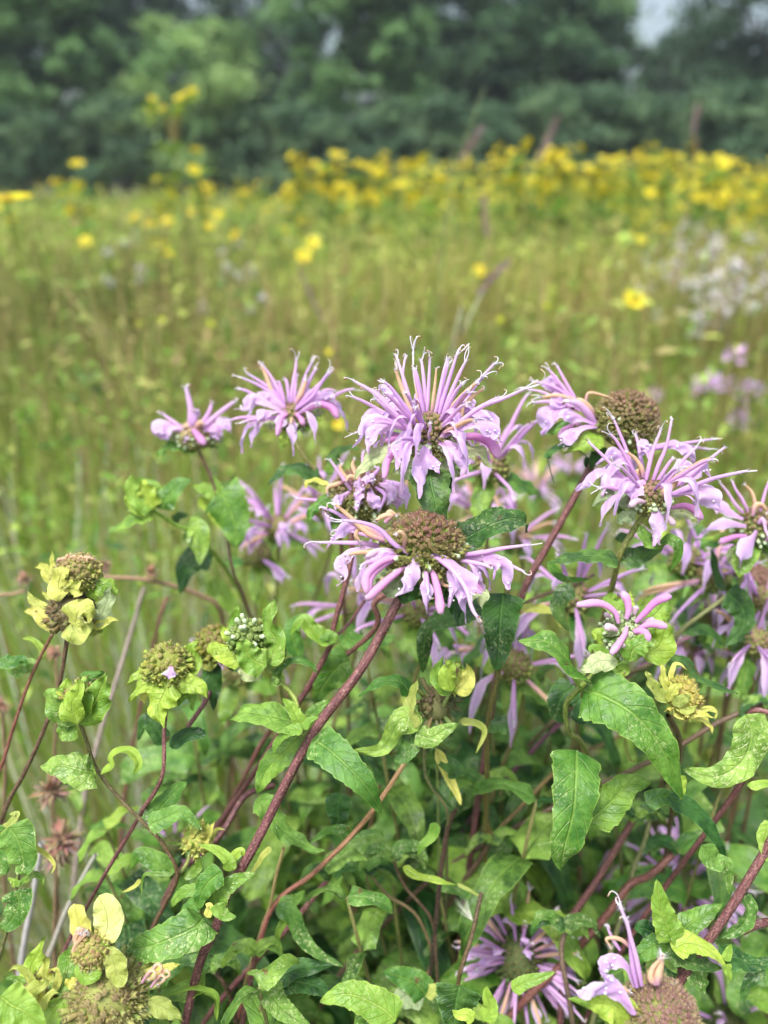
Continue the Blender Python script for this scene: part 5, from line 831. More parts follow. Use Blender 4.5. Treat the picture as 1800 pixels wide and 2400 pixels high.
# ------------------------------------------------------------------ filler shoots: prototypes, then copies
def proto(seed, hgt, top, n, small=1.0, kinds='ffgdds'):
    rr = random.Random(seed); root = link('bergamot_shoot', None, cat='wildflower', label='x'); root.empty_display_size = .02
    class T_: pass
    th = Thing.__new__(Thing); th.o = Vector((0, 0, 0)); th.e = root
    lean = Vector((rr.uniform(-.12, .12), rr.uniform(-.08, .08), 0)); pts = [Vector((0, 0, 0)), lean*.4*hgt+Vector((0, 0, hgt*.5)), lean*hgt+Vector((rr.uniform(-.02, .02), 0, hgt))]
    mb = MB(); p, T = tube(mb, pts, [.0018, .0014, .0008], [S(100, 84, 60), S(104, 72, 62), S(120, 120, 70)], n=30, sides=5, square=False); th.part('stem', mb, STEM)
    for i in range(n):
        t = 1-(i/n)**1.15*top; k = min(29, int(t*29)); b = p[k]; az = (i % 2)*1.57+rr.uniform(-.4, .4)
        for q in (0, 1):
            a = az+q*math.pi; h = Vector((math.cos(a), math.sin(a), 0)); L = rr.uniform(.032, .062)*small*(.55+.45*min(1, i/2)); up = rr.uniform(.1, .6)
            dr = rr.uniform(.1, .9)
            pp = [b, b+h*L*.15+Vector((0, 0, L*.08)), b+h*L*.5+Vector((0, 0, L*up*.35)), b+h*L*.85+Vector((0, 0, L*(up*.35-dr*.4))), b+h*L*(.85+.1*(1-dr))+h.cross(Vector((0, 0, 1)))*L*rr.uniform(-.1, .1)+Vector((0, 0, L*(up*.3-dr*.75)))]
            mb = MB(); leaf(mb, pp, L*rr.uniform(.36, .5), Vector((0, 0, 1))+h*.2, 7, 14, rr.uniform(.1, .4), .15, .10, 7, .05, rr.uniform(-25, 25), rr.uniform(-40, 40), .02, 'lance' if rr.random() < .7 else 'heart', seed=rr.randint(0, 9999), pet=.06)
            th.part('leaf', mb, LM[rr.choice(kinds)])
    return root
PRO = [(proto(100+i, h, .72, n, sm, kd), h) for i, (h, n, sm, kd) in enumerate([(.95, 18, 1, 'fsgdds'), (1.0, 19, 1.0, 'ffgdd'), (1.05, 17, .85, 'fsdlg'), (.9, 18, 1.05, 'ffddgs'), (1.0, 20, .75, 'fflgsd')])]
used = set(); nfill = 0
def place_fill(u, v, d, pi, sc_=None):
    global nfill
    top = V(u, v, d)
    if top.z < .25: return
    root, h = PRO[pi]; k = (top.z/h if sc_ is None else sc_)
    o = root if pi not in used else copy_tree(root); used.add(pi)
    o.rotation_euler = (0, 0, R.uniform(0, 6.28)); o.scale = (R.uniform(.85, 1.15),)*2+(k,); o.location = (top.x, top.y, 0)
    o['label'] = say(u, v, ['broad-leaved', 'dark leafy', 'lime-tinged', 'wide-leaved', 'small-leaved'][pi]+(' soft-focus' if d > .42 else ''), 'shoot'); o['group'] = 'leafy bergamot shoots filling the clump' if d <= .42 else 'leafy shoots behind the clump'; nfill += 1
for l_ in [(850, 900, 'the tallest lilac flower'), (900, 1170, 'the wide domed head'), (740, 1040, 'the crowded pink flower'), (625, 880, 'the whiskered left flower'), (300, 1060, 'the closed green bud'), (165, 1290, 'the double withered head'), (165, 1500, 'the lime wrapped head'), (365, 1450, 'the head with drooping bracts'), (540, 1380, 'the white-budded head'),
           (750, 1660, 'the eaten leaf'), (665, 1590, 'the node on the thick stem'), (980, 1460, 'the lime pouch-like head'), (860, 1580, 'the crinkled centre leaf'), (1075, 1360, 'the heart-shaped hanging leaf'), (1350, 1350, 'the half-open pink head'), (1380, 1560, 'the largest leaf'), (1240, 1720, 'the broad hanging leaf'), (1475, 1500, 'the yellow withered head'), (1600, 1600, 'the crescent-shaped leaf'),
           (1405, 1020, 'the long-whiskered right flower'), (1350, 900, 'the leaning brown dome'), (1600, 1130, 'the right-edge flower'), (1100, 2050, 'the shaded purple flower'), (1480, 2050, 'the bright glossy rosette'), (1430, 2170, 'the bristly dome at the bottom'), (1400, 1870, 'the forked dark stem'), (440, 1900, 'the young rosette on the thick stem'), (360, 2050, 'the red-ribbed folded leaf'),
           (220, 2050, 'the big withered pair'), (90, 2130, 'the claw-like withered head'), (60, 1830, 'the stippled leaves at the left edge'), (780, 2190, 'the lime-edged leaf'), (660, 1950, 'the pink-brown stem'), (960, 1930, 'the tuft of silky hairs'), (1220, 1260, 'the stem of the leaning dome'), (1640, 1900, 'the thick red stem')]: landmark(*l_)
def vtop(u):                                      # upper outline of the clump in the picture
    return float(np.interp(u, [0, 350, 480, 620, 800, 1000, 1200, 1400, 1659], [1900, 1800, 1480, 1330, 1330, 1330, 1290, 1230, 1200]))
for i in range(120):
    u = R.uniform(-40, 1760); d = R.choice((.34, .37, .40, .44, .48, .54, .64, .75)); d *= R.uniform(.95, 1.05)
    vt = vtop(u)+(R.random()**1.3)*(620 if d < .5 else 330)+ (130 if d < .42 else 0)
    if u < 460 and R.random() < .85: continue
    if d < .47 and 950 < u < 1260: continue
    place_fill(u, vt, d, R.randint(0, 4))
for i in range(26):                               # yellow-green plants further back on the right
    u = R.uniform(980, 1700); d = R.uniform(.8, 1.5); place_fill(u, R.uniform(1060, 1210), d, R.choice((2, 4)))
for i in range(4):
    u = R.uniform(200, 620); d = R.uniform(.55, .9); place_fill(u, R.uniform(1500, 2000), d, R.choice((2, 4, 0)))

for i in range(58):                               # nearer shoots low in the clump, leaves overlapping
    u = 430+1290*R.random(); vt = max(vtop(u)+230, R.uniform(1560, 2190))
    if 930 < u < 1270: continue
    place_fill(u, vt, R.uniform(.345, .40), R.choice((0, 2, 2, 4, 4, 1)))
# ------------------------------------------------------------------ meadow: grass and ground cover nobody could count
def nsm(x, y, s): return (np.sin(x*s+1.3)+np.sin(y*s*1.17+x*s*.6)+np.sin((x-y)*s*.53+2.1)+np.sin(x*s*2.3-y*s*1.9))/4
def stripmesh(name, P, Wd, Sd, Cc, mat, label, cat):        # P n,k,3 spines; Wd n,k widths; Sd n,3 side vectors; Cc n,k,3 colours
    n, k, _ = P.shape; A = P-Sd[:, None, :]*Wd[..., None]/2; B = P+Sd[:, None, :]*Wd[..., None]/2
    vs = np.stack([A, B], 2).reshape(-1, 3); me = bpy.data.meshes.new(name)
    base = (np.arange(n)*2*k)[:, None]+(np.arange(k-1)*2)[None]; fs = np.stack([base, base+1, base+3, base+2], -1).reshape(-1, 4)
    me.vertices.add(len(vs)); me.vertices.foreach_set('co', vs.astype(np.float32).ravel())
    me.loops.add(fs.size); me.loops.foreach_set('vertex_index', fs.ravel().astype(np.int32)); me.polygons.add(len(fs)); me.polygons.foreach_set('loop_start', (np.arange(len(fs))*4).astype(np.int32))
    try: me.polygons.foreach_set('loop_total', np.full(len(fs), 4, np.int32))
    except Exception: pass
    me.update(calc_edges=True)
    cc = np.concatenate([np.repeat(Cc, 2, axis=1).reshape(-1, 3), np.ones((len(vs), 1))], 1); a = me.color_attributes.new('Col', 'FLOAT_COLOR', 'POINT'); a.data.foreach_set('color', cc.astype(np.float32).ravel())
    me.polygons.foreach_set('use_smooth', np.ones(len(fs), bool)); me.materials.append(mat)
    return link(name, me, None, label, cat, None, 'stuff')
PALG = np.array([S(160, 176, 80), S(132, 156, 62), S(184, 192, 96), S(106, 128, 54), S(202, 190, 130), S(164, 130, 98), S(146, 162, 80), S(94, 112, 48)])
def blades(n, d0, d1, h0, h1, w0, k=6, seed=1, amax=.62, pal=PALG, prob=(.2, .16, .17, .12, .14, .08, .08, .05), lean=.22, mind=None, wp=.75, name='meadow_grass', label='', cat='grass', wmul=1.0, hf=None, vary=.48):
    r = np.random.RandomState(seed); d = d0*(d1/d0)**r.rand(n); a = (r.rand(n)*2-1)*amax; x = d*np.tan(a); y = d.copy()
    h = (h0+(h1-h0)*r.rand(n)); 
    if hf is not None: h = hf(x, y, h, r)
    az = r.rand(n)*6.28; le = np.abs(r.randn(n))*lean+.03
    wd = w0*(np.maximum(d, .6)**wp)*(.6+.8*r.rand(n))*wmul; t = np.linspace(0, 1, k)[None, :]
    bx = np.cos(az)*le*h; by = np.sin(az)*le*h
    P = np.stack([x[:, None]+bx[:, None]*t**1.8, y[:, None]+by[:, None]*t**1.8, h[:, None]*t*(1-.25*le[:, None]*t)], -1)
    Wd = wd[:, None]*np.clip(1.15-t, .12, 1)**.7; sa = r.rand(n)*3.14; Sd = np.stack([np.cos(sa), np.sin(sa)*.6, np.zeros(n)], -1)
    pi = r.choice(len(pal), n, p=prob); c = pal[pi].copy(); f = 1+vary*nsm(x, y, 1.7)[:, None]+vary*.8*nsm(x+9, y-3, 5.1)[:, None]+.18*r.randn(n)[:, None]; warm = nsm(x+40, y*1.3, .9)[:, None]
    c = c*np.clip(f, .4, 1.7); c[:, 0:1] *= 1+.18*warm; c = np.clip(c, .005, .9)
    Cc = np.repeat(c[:, None, :], k, 1)
    return stripmesh(name, P, Wd, Sd, Cc, GRASS, label, cat)
PALG_SHADE = PALG*np.array([.68, .86, .56])  # near-grass palette: deep shade between the blades is put into the colour
blades(24000, .55, 3.0, .66, 1.02, .0028, 7, 3, lean=.24, pal=PALG_SHADE, prob=(.16, .2, .12, .18, .08, .07, .12, .07), label='green and tan blades of tall prairie grass just behind the flowers')
blades(46000, 2.6, 14, .75, 1.13, .0034, 5, 4, lean=.2, label='soft yellow-green tall grass of the open meadow', wp=.8)
def hfar(x, y, h, r):
    s = x/y; k = np.clip((s-.0)/.18, 0, 1); return h*(.66+.52*k)*(1+.22*nsm(x, y, .8))
blades(16000, 11, 34, .85, 1.15, .0040, 4, 5, lean=.3, hf=hfar, label='pale distant grass running up to the tree line', wp=.95)
def flakes(n, d0, d1, hlo, hhi, s0, seed, pal, prob, label, name='leafy_undergrowth', cat='undergrowth', wp=.6, amax=.62, xr=None, hp=.7):
    r = np.random.RandomState(seed); d = d0*(d1/d0)**r.rand(n); a = (r.rand(n)*2-1)*amax
    if xr: a = xr[0]+(xr[1]-xr[0])*r.rand(n)
    x = d*np.tan(a); h = hlo+(hhi-hlo)*r.rand(n)**hp*(1+.25*nsm(x, d, 1.6))
    s = s0*(np.maximum(d, .8)**wp)*(.5+r.rand(n)); az = r.rand(n)*6.28; el = (r.rand(n)-.35)*1.6; k = 4; t = np.linspace(0, 1, k)[None, :]
    D = np.stack([np.cos(az)*np.cos(el), np.sin(az)*np.cos(el), np.sin(el)], -1); P = np.stack([x, d, h], -1)[:, None, :]+D[:, None, :]*(s[:, None]*2.2*t)[..., None]; P[..., 2] -= (s[:, None]*.7*t**2)
    Sd = np.stack([-np.sin(az), np.cos(az), r.randn(n)*.5], -1); Wd = s[:, None]*np.array([.2, .7, .5, .06])[None]
    pi = r.choice(len(pal), n, p=prob); c = pal[pi]*np.clip(1+.22*nsm(x, d, 2.1)+.16*r.randn(n), .4, 1.7)[:, None]
    return stripmesh(name, P, Wd, Sd, np.repeat(c[:, None, :], k, 1), FOL2, label, cat)
FOL2 = GRASS
PALF = np.array([S(60, 92, 34), S(140, 166, 72), S(114, 146, 56), S(170, 182, 88), S(92, 120, 50), S(186, 182, 104)])
flakes(13000, .6, 4, .25, .92, .0085, 8, PALF*np.array([.7, .8, .7]), (.2, .2, .2, .15, .15, .1), 'small leaves of low meadow plants between the grass blades')  # palette darkened here as well, painting in the shade low among the blades
flakes(12000, 3.0, 20, .4, 1.08, .009, 9, PALF, (.15, .25, .2, .2, .1, .1), 'leafy yellow-green meadow plants merging with distance', wp=.75)
PALY = np.array([S(214, 204, 66), S(200, 194, 80), S(180, 184, 86)])
flakes(1700, 6, 30, .95, 1.5, .009, 12, PALY, (.5, .3, .2), 'sheet of tiny yellow blooms spreading to the foot of the trees', name='distant_yellow_blooms', cat='flowers', wp=.75, xr=(.02, .56), hp=1.3)
PALB = np.array([S(150, 112, 84), S(186, 168, 116), S(130, 90, 74), S(170, 160, 90)])
blades(6500, .6, 7, .75, 1.12, .0034, 6, 33, pal=PALB, prob=(.3, .3, .2, .2), lean=.3, label='brown and straw-coloured seed stalks mixed into the green grass', name='brown_grass', cat='grass', vary=.2)
PALT = np.array([S(178, 196, 84), S(196, 200, 104), S(150, 180, 70)])
flakes(6000, 2.2, 16, .85, 1.12, .006, 14, PALT, (.4, .3, .3), 'light yellow-green flowering tops of meadow plants', name='pale_plant_tops', wp=.7)
def clumps(nc, per, d0, d1, seed, pal, label, name='meadow_clumps', s0=.010, h0=.55, h1=1.16, rad=.07):
    r = np.random.RandomState(seed); n = nc*per; dc = d0*(d1/d0)**r.rand(nc); xc = dc*np.tan((r.rand(nc)*2-1)*.6); hc = h0+(h1-h0)*r.rand(nc)**.6; lx, ly = r.randn(nc)*.12, r.randn(nc)*.12
    cc = pal[r.randint(0, len(pal), nc)]*np.clip(1+.24*r.randn(nc), .45, 1.4)[:, None]; i = np.repeat(np.arange(nc), per); t0 = .35+.65*r.rand(n); sc_ = dc[i]**.45
    x = xc[i]+lx[i]*t0+r.randn(n)*rad*(1.15-t0*.6); y = dc[i]+ly[i]*t0+r.randn(n)*rad*(1.15-t0*.6); h = hc[i]*t0
    az = r.rand(n)*6.28; el = .2+r.rand(n)*.9; k = 4; t = np.linspace(0, 1, k)[None, :]; s = s0*sc_*(.6+.8*r.rand(n))
    D = np.stack([np.cos(az)*np.cos(el), np.sin(az)*np.cos(el), np.sin(el)], -1); P = np.stack([x, y, h], -1)[:, None, :]+D[:, None, :]*(s[:, None]*2.6*t)[..., None]; P[..., 2] -= s[:, None]*.8*t**2
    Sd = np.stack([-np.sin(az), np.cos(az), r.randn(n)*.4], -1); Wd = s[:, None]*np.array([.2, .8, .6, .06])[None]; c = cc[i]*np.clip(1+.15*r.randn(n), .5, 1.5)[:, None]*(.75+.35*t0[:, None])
    return stripmesh(name, P, Wd, Sd, np.repeat(c[:, None, :], k, 1), GRASS, label, 'undergrowth')
PALC = np.array([S(144, 164, 80), S(110, 140, 60), S(170, 180, 92), S(84, 112, 48), S(126, 152, 74), S(186, 182, 110), S(156, 128, 92), S(150, 140, 90)])
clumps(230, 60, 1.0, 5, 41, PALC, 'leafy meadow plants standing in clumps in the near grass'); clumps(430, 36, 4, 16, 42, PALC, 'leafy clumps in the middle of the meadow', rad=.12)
blades(1500, 1.0, 7, 1.0, 1.32, .0032, 7, 51, pal=np.array([S(164, 128, 98), S(190, 178, 116), S(150, 160, 84), S(140, 100, 84)]), prob=(.3, .3, .25, .15), lean=.42, label='taller brown and straw stems leaning across the meadow', name='tall_leaning_grass', cat='grass', vary=.15)
# dry stalks, left of the clump
dry = np.array([S(212, 206, 190), S(190, 170, 150), S(146, 108, 92), S(226, 224, 214)])
def hleft(x, y, h, r): return h*(.9-.25*np.clip((y-.5), 0, .4)*0)
blades(2600, .46, 1.0, .6, 1.0, .0040, 6, 21, pal=dry, prob=(.35, .3, .15, .2), lean=.16, label='dead pinkish and grey stalks standing among the grass', name='dry_stalks', cat='dead grass', amax=.6, vary=.1)

# ------------------------------------------------------------------ dried umbel branch and single grasses at the left
def drystalk(label, pts, r, heads=(), col=(S(160, 132, 108), S(140, 110, 92)), name='dry_weed', cat='dead plant', hc=S(176, 140, 120), hr=.006):
    P = [Z(*q) for q in pts]; l = P[-1]
    dn = downpath(P); base = dn[-1]; th = Thing(name, label, cat, base, 'dead stalks')
    mb = MB(); tube(mb, P+dn, [r*.7, r, r], list(col), n=26, sides=6); th.part('stem', mb, DRY)
    for (z, x, y, d) in heads:
        mb = MB(); c = Z(z, x, y, d)
        for q in range(90):
            dd = rvec().normalized(); s = dd.cross(Vector((0, .1, 1))).normalized()*hr*.16; mb.add([c-s, c+s, c+dd*hr*R.uniform(.6, 1.1)], [(0, 1, 2)], [tuple(k*R.uniform(.7, 1.2) for k in hc)]*3)
        blob(mb, c, hr*.3, tuple(k*.8 for k in hc)); th.part('seed_head', mb, DRY)
    return th
drystalk('horizontal dead branch with fluffy brown tufts, left of the pink blooms', [('F', 560, 245, .42), ('F', 750, 250, .42), ('F', 960, 290, .43), ('F', 1120, 350, .44), ('F', 1230, 450, .45), ('F', 1260, 900, .50)], .0016, [('F', 580, 185, .42), ('F', 840, 215, .42)])
drystalk('pale dead twig entering at the left edge, ending in a small tuft', [('F', 140, 320, .42), ('F', 60, 340, .42), ('F', -60, 370, .42)], .0012, [('F', 135, 255, .42)])
drystalk('grey dead stalk with a brown tuft, behind the lime wrapped head', [('F', 300, 640, .40), ('F', 320, 900, .41), ('F', 300, 1300, .43)], .0010, [('F', 300, 660, .40)])
drystalk('dead stalk with a brown tuft at the left edge', [('F', 10, 960, .38), ('F', 30, 1300, .40), ('F', 20, 1600, .42)], .0012, [('F', 0, 960, .38)])
drystalk('dead weed with crumpled brown leaves, low at the left', [('I', 420, 330, .38), ('I', 380, 520, .38), ('I', 360, 900, .40)], .0013, [('I', 400, 470, .38), ('I', 330, 150, .38), ('I', 370, 560, .385)], hc=S(160, 132, 108), hr=.012)
drystalk('pale grey straight dead stalk crossing low at left', [('I', 270, 480, .36), ('I', 220, 800, .37), ('I', 140, 1250, .38)], .0018, (), (S(190, 186, 186), S(180, 170, 176)))
drystalk('leaning pale dead stalk beside the red stem at lower left', [('I', 620, 560, .35), ('I', 500, 780, .36), ('I', 380, 1050, .37)], .0014, (), (S(190, 186, 176), S(180, 170, 160)))
drystalk('pink-grey dead stalk behind the lime head at left', [('F', 800, 300, .44), ('F', 690, 680, .45), ('F', 560, 1100, .46)], .0016, (), (S(180, 164, 156), S(170, 150, 150)))
drystalk('red-tinted bare stalk slanting left behind the withered green head', [('F', 930, 350, .46), ('F', 870, 540, .46), ('F', 740, 1180, .48)], .0015, (), (S(134, 96, 86), S(136, 90, 84)))
GRN_H = S(128, 104, 108)
def tallgrass(label, pts, r, head=None, col=(S(160, 150, 100), S(150, 130, 90))):
    r *= .62; P = [V(*q) for q in pts]; l = P[-1]; dv = P[-1]-P[-2]; base = l+dv*(l.z/max(-dv.z, .02)); base.x = l.x+(base.x-l.x)*.45; base.y = l.y; base.z = 0; th = Thing('tall_grass_stalk', label, 'grass stalk', base, 'tall grass stalks above the meadow')
    mb = MB(); tube(mb, P+[base], [r*.6, r, r*1.3], list(col), n=18, sides=5); th.part('stem', mb, DRY)
    if head:
        a, b = V(*head[0]), V(*head[1]); mb = MB(); hr = head[2]; hr *= .5; tube(mb, [a, a.lerp(b, .5), b], [hr*.4, hr*.7, hr*.5], [GRN_H], n=9, sides=6)
        for q in range(90):
            c = a.lerp(b, R.random()); dd = ((a-b).normalized()+rvec(.35)).normalized(); s = dd.cross(FWD).normalized()*hr*.4; mb.add([c-s, c+s, c+dd*hr*7], [(0, 1, 2)], [tuple(k*R.uniform(.6, 1.3) for k in GRN_H)]*3)
        th.part('seed_head', mb, DRY)
tallgrass('tall grass stalk with a mauve plume, above the centre of the yellow field', [(1030, 290, 1.5), (990, 400, 1.5), (960, 520, 1.52), (880, 740, 1.55)], .0018, ((1040, 280, 1.5), (990, 350, 1.5), .006))
tallgrass('tall grass stalk with a slim mauve plume leaning right against the dark trees', [(1190, 270, 1.6), (1150, 370, 1.6), (1130, 470, 1.62), (1060, 740, 1.65)], .0018, ((1200, 260, 1.6), (1165, 350, 1.6), .006))
tallgrass('thin upright grass stalk with a dark mauve plume, centre of the meadow', [(1050, 430, 1.5), (1055, 560, 1.5), (1040, 640, 1.52)], .0018, ((1045, 430, 1.5), (1052, 520, 1.5), .006))
tallgrass('thin green grass blade rising highest against the trees', [(1045, 190, 1.2), (1010, 290, 1.2), (980, 380, 1.2), (960, 500, 1.22)], .0022, None, (S(120, 134, 90), S(120, 134, 90)))
tallgrass('pale leaning grass stalk just above the tallest flower', [(1100, 560, .9), (1050, 620, .9), (1000, 720, .9), (960, 840, .92)], .0022, ((1090, 570, .9), (1030, 640, .9), .004), (S(180, 180, 150), S(170, 176, 140)))
tallgrass('brown leaning grass stalk left of the tallest flower', [(690, 560, 1.1), (700, 640, 1.1), (720, 740, 1.1), (724, 860, 1.1)], .0022, ((650, 590, 1.1), (700, 700, 1.1), .003))
tallgrass('straw-coloured blade crossing the upper left meadow', [(40, 560, 1.0), (160, 650, 1.0), (260, 800, 1.0), (300, 900, 1.0)], .0011, None, (S(190, 180, 120), S(180, 170, 110)))
tallgrass('straw-coloured blade beside the first one in the left meadow', [(120, 600, 1.2), (200, 700, 1.2), (290, 840, 1.2)], .0012, None, (S(180, 170, 120), S(170, 160, 110)))
tallgrass('tan upright stalk at the right against the dark trees', [(1505, 240, 2.2), (1495, 300, 2.2), (1490, 420, 2.2)], .003, ((1507, 235, 2.2), (1497, 290, 2.2), .008), (S(150, 126, 90), S(150, 126, 90)))
tallgrass('green upright blade right of the tallest flower', [(960, 560, .8), (930, 700, .8), (900, 820, .8)], .0020, None, (S(130, 150, 70), S(130, 150, 70)))

# ------------------------------------------------------------------ yellow-flowered plants of the field
YE = S(232, 212, 52)
YC = S(190, 164, 56)
def ydisc(mb, c, ax, r, n=11, cup=.15):
    ax = ax.normalized(); s = ax.cross(Vector((.1, .3, 1))).normalized() if abs(ax.z) < .95 else Vector((1, 0, 0)); t = ax.cross(s)
    for i in range(n):
        a = 6.283*i/n+R.uniform(-.12, .12); d = s*math.cos(a)+t*math.sin(a); q = d.cross(ax); l = r*R.uniform(.85, 1.1); w_ = r*.17; y = tuple(k*R.uniform(.85, 1.1) for k in YE)
        mb.add([c+d*r*.25-q*w_*.6, c+d*r*.25+q*w_*.6, c+d*l*.7+q*w_+ax*r*cup, c+d*l+ax*r*cup*.7, c+d*l*.7-q*w_+ax*r*cup], [(0, 1, 2, 3, 4)], [y]*5)
    blob(mb, c+ax*r*.05, r*.27, YC, seg=6, rings=4, sq=.5)
def yproto(seed, h, nh, spread, rh, leafy=True):
    rr = random.Random(seed); root = link('yellow_prairie_flower', None, cat='wildflower', label='x'); th = Thing.__new__(Thing); th.o = Vector((0, 0, 0)); th.e = root
    ml = Vector((rr.uniform(-.05, .05), 0, 0)); mb = MB(); pts = [Vector((0, 0, 0)), ml+Vector((0, 0, h*.5)), Vector((ml.x*1.5, 0, h*.93))]; tube(mb, pts, [.006, .005, .0035], [S(110, 130, 56), S(120, 140, 60)], n=8, sides=4)
    hd = []
    for i in range(nh):
        a = rr.uniform(0, 6.28); k = rr.uniform(.2, 1)*spread; z = h*.93+rr.uniform(-.16, .10)*h/1.5; c = Vector((ml.x*1.5+math.cos(a)*k, math.sin(a)*k, z)); b = pts[1].lerp(pts[2], rr.uniform(.55, 1))
        tube(mb, [b, b.lerp(c, .6)-Vector((0, 0, .02)), c], [.0028, .002], [S(120, 144, 60)], n=5, sides=4); hd.append(c)
    th.part('stem', mb, GRASS)
    for c in hd:
        m = MB(); ydisc(m, c, Vector((rr.uniform(-.7, .7), rr.uniform(-1, .3), rr.uniform(.3, 1))), rh*rr.uniform(.8, 1.15)); th.part('flower_head', m, GRASS)
    mb = MB()
    for i in range(44 if leafy else 8):
        z = rr.uniform(.35, .93)*h; a = rr.uniform(0, 6.28); d = Vector((math.cos(a), math.sin(a), 0)); L = rr.uniform(.07, .16); b = Vector((ml.x*z/h*1.5, 0, z)); q = d.cross(Vector((0, 0, 1)))*L*.17; c = tuple(k*rr.uniform(.7, 1.25) for k in S(116, 146, 56))
        mb.add([b, b+d*L*.5-q+Vector((0, 0, L*.3)), b+d*L+Vector((0, 0, L*.1)), b+d*L*.5+q+Vector((0, 0, L*.3))], [(0, 1, 2, 3)], [c]*4)
    th.part('leaves', mb, GRASS); return root
YP = [(yproto(201, 1.5, 8, .12, .038), 1.5), (yproto(202, 1.5, 13, .15, .036), 1.5), (yproto(203, 1.5, 5, .08, .044), 1.5), (yproto(204, 1.5, 9, .2, .034), 1.5)]
yused = set()
YL = [(20, 'the left edge'), (145, 'the lone yellow cluster at upper left'), (240, 'the rounded left tree'), (370, 'the tall pale cup plant'), (440, 'the lighter green tree'), (560, 'the foot of the lighter green tree'), (620, 'the whiskered left flower'), (700, 'the left end of the yellow band'), (780, 'the big centre tree'), (870, 'the tallest lilac flower'), (960, 'the highest grass blade'), (1035, 'the mauve plume'), (1110, 'the even-outlined tree'),
      (1190, 'the slim mauve plume'), (1270, 'the tall bright yellow plant'), (1350, 'the leaning brown dome'), (1420, 'the gap of sky'), (1500, 'the tan stalk'), (1570, 'the open-crowned tree'), (1640, 'the right edge')]
def ylab(u, v, d, i):
    b = min(YL, key=lambda q: abs(q[0]-u)); p = 'at' if 'edge' in b[1] else 'in line with'
    t = ['', 'taller', 'level', 'lower'][1 if v < 350 else 2 if v < 392 else 3]+' '+('distant' if d > 11 else 'mid-field' if d > 6 else 'near')+' '+['yellow-flowered', 'many-flowered yellow', 'few-flowered yellow', 'loose yellow'][i]+' plant '+p+' '+b[1]
    return t
def yplace(u, v, d, i, label=None, group='yellow flowers of the field', k=None):
    top = V(u, v, d); root, h = YP[i]
    if top.z < .3: return
    o = root if i not in yused else copy_tree(root); yused.add(i); s = top.z/h*1.0
    o.location = (top.x, top.y, 0); o.rotation_euler = (0, 0, R.uniform(0, 6.28)); o.scale = (k or s, k or s, s); o['label'] = label or ylab(u, v, d, i); o['group'] = group if d > 6 or 'tall' in group else 'nearer yellow-flowered plants'
for u, v, d, i, lb in [(145, 350, 3.2, 2, 'tight cluster of yellow blooms standing alone at upper left'), (330, 385, 4.5, 2, 'single dull yellow bloom below the tall pale plant at upper left'), (440, 322, 4, 2, 'yellow blooms on a tall stem right of the tall pale plant'), (520, 420, 3.5, 2, 'orange-yellow bloom in front of the dark trees, left of centre'),
                     (360, 440, 3, 0, 'loose group of pale yellow blooms low at upper left'), (590, 452, 3.4, 2, 'yellow bloom beside reddish stalks, left of centre'), (700, 318, 4.2, 1, 'tall yellow-topped plant at the left end of the yellow band'), (770, 345, 4.6, 1, 'second tall yellow-topped plant from the left end of the band'),
                     (630, 385, 6.5, 3, 'dense yellow plant at the far left of the band'), (1120, 285, 4.0, 3, 'tall sparse yellow plant with dull blooms in front of the dark trees'), (1230, 300, 4.2, 1, 'tall bright yellow plant right of the slim mauve plume'), (1290, 340, 4.5, 0, 'yellow plant just right of the tall bright one'), (1440, 345, 5, 3, 'broad tall yellow plant towards the right'), (1520, 345, 4.4, 1, 'tallest yellow clump near the right edge'),
                     (860, 320, 5, 0, 'yellow-topped plant standing up left of the mauve plume'), (1600, 410, 5, 1, 'bright yellow clump by the right edge, lower than its neighbour')]:
    yplace(u, v, d, i, lb)
for q in range(170):
    u = 560+1140*R.random()**.7 if q % 5 else R.uniform(-20, 700); d = R.choice((5, 6.5, 8, 10, 13, 17, 22))*R.uniform(.85, 1.15); lo, hi_ = (365, 450) if d < 9 else (368, 412)
    if u < 1000: lo += 8; hi_ += 12
    if q % 3 == 0 and u > 620: lo, hi_, d = 312, 372, R.uniform(5, 9)
    yplace(u, R.uniform(lo, hi_), d, R.randint(0, 3))
for q in range(14):
    uq = 650+q*72+R.uniform(-25, 25); sv = sorted(YL, key=lambda t: abs(t[0]-uq)); yplace(uq, R.uniform(298, 345), R.uniform(3.6, 5.4), R.choice((1, 1, 0, 3)), 'extra-tall yellow plant '+('just left of ' if uq < sv[0][0] else 'just right of ')+sv[0][1], group='tall yellow plants standing above the band')
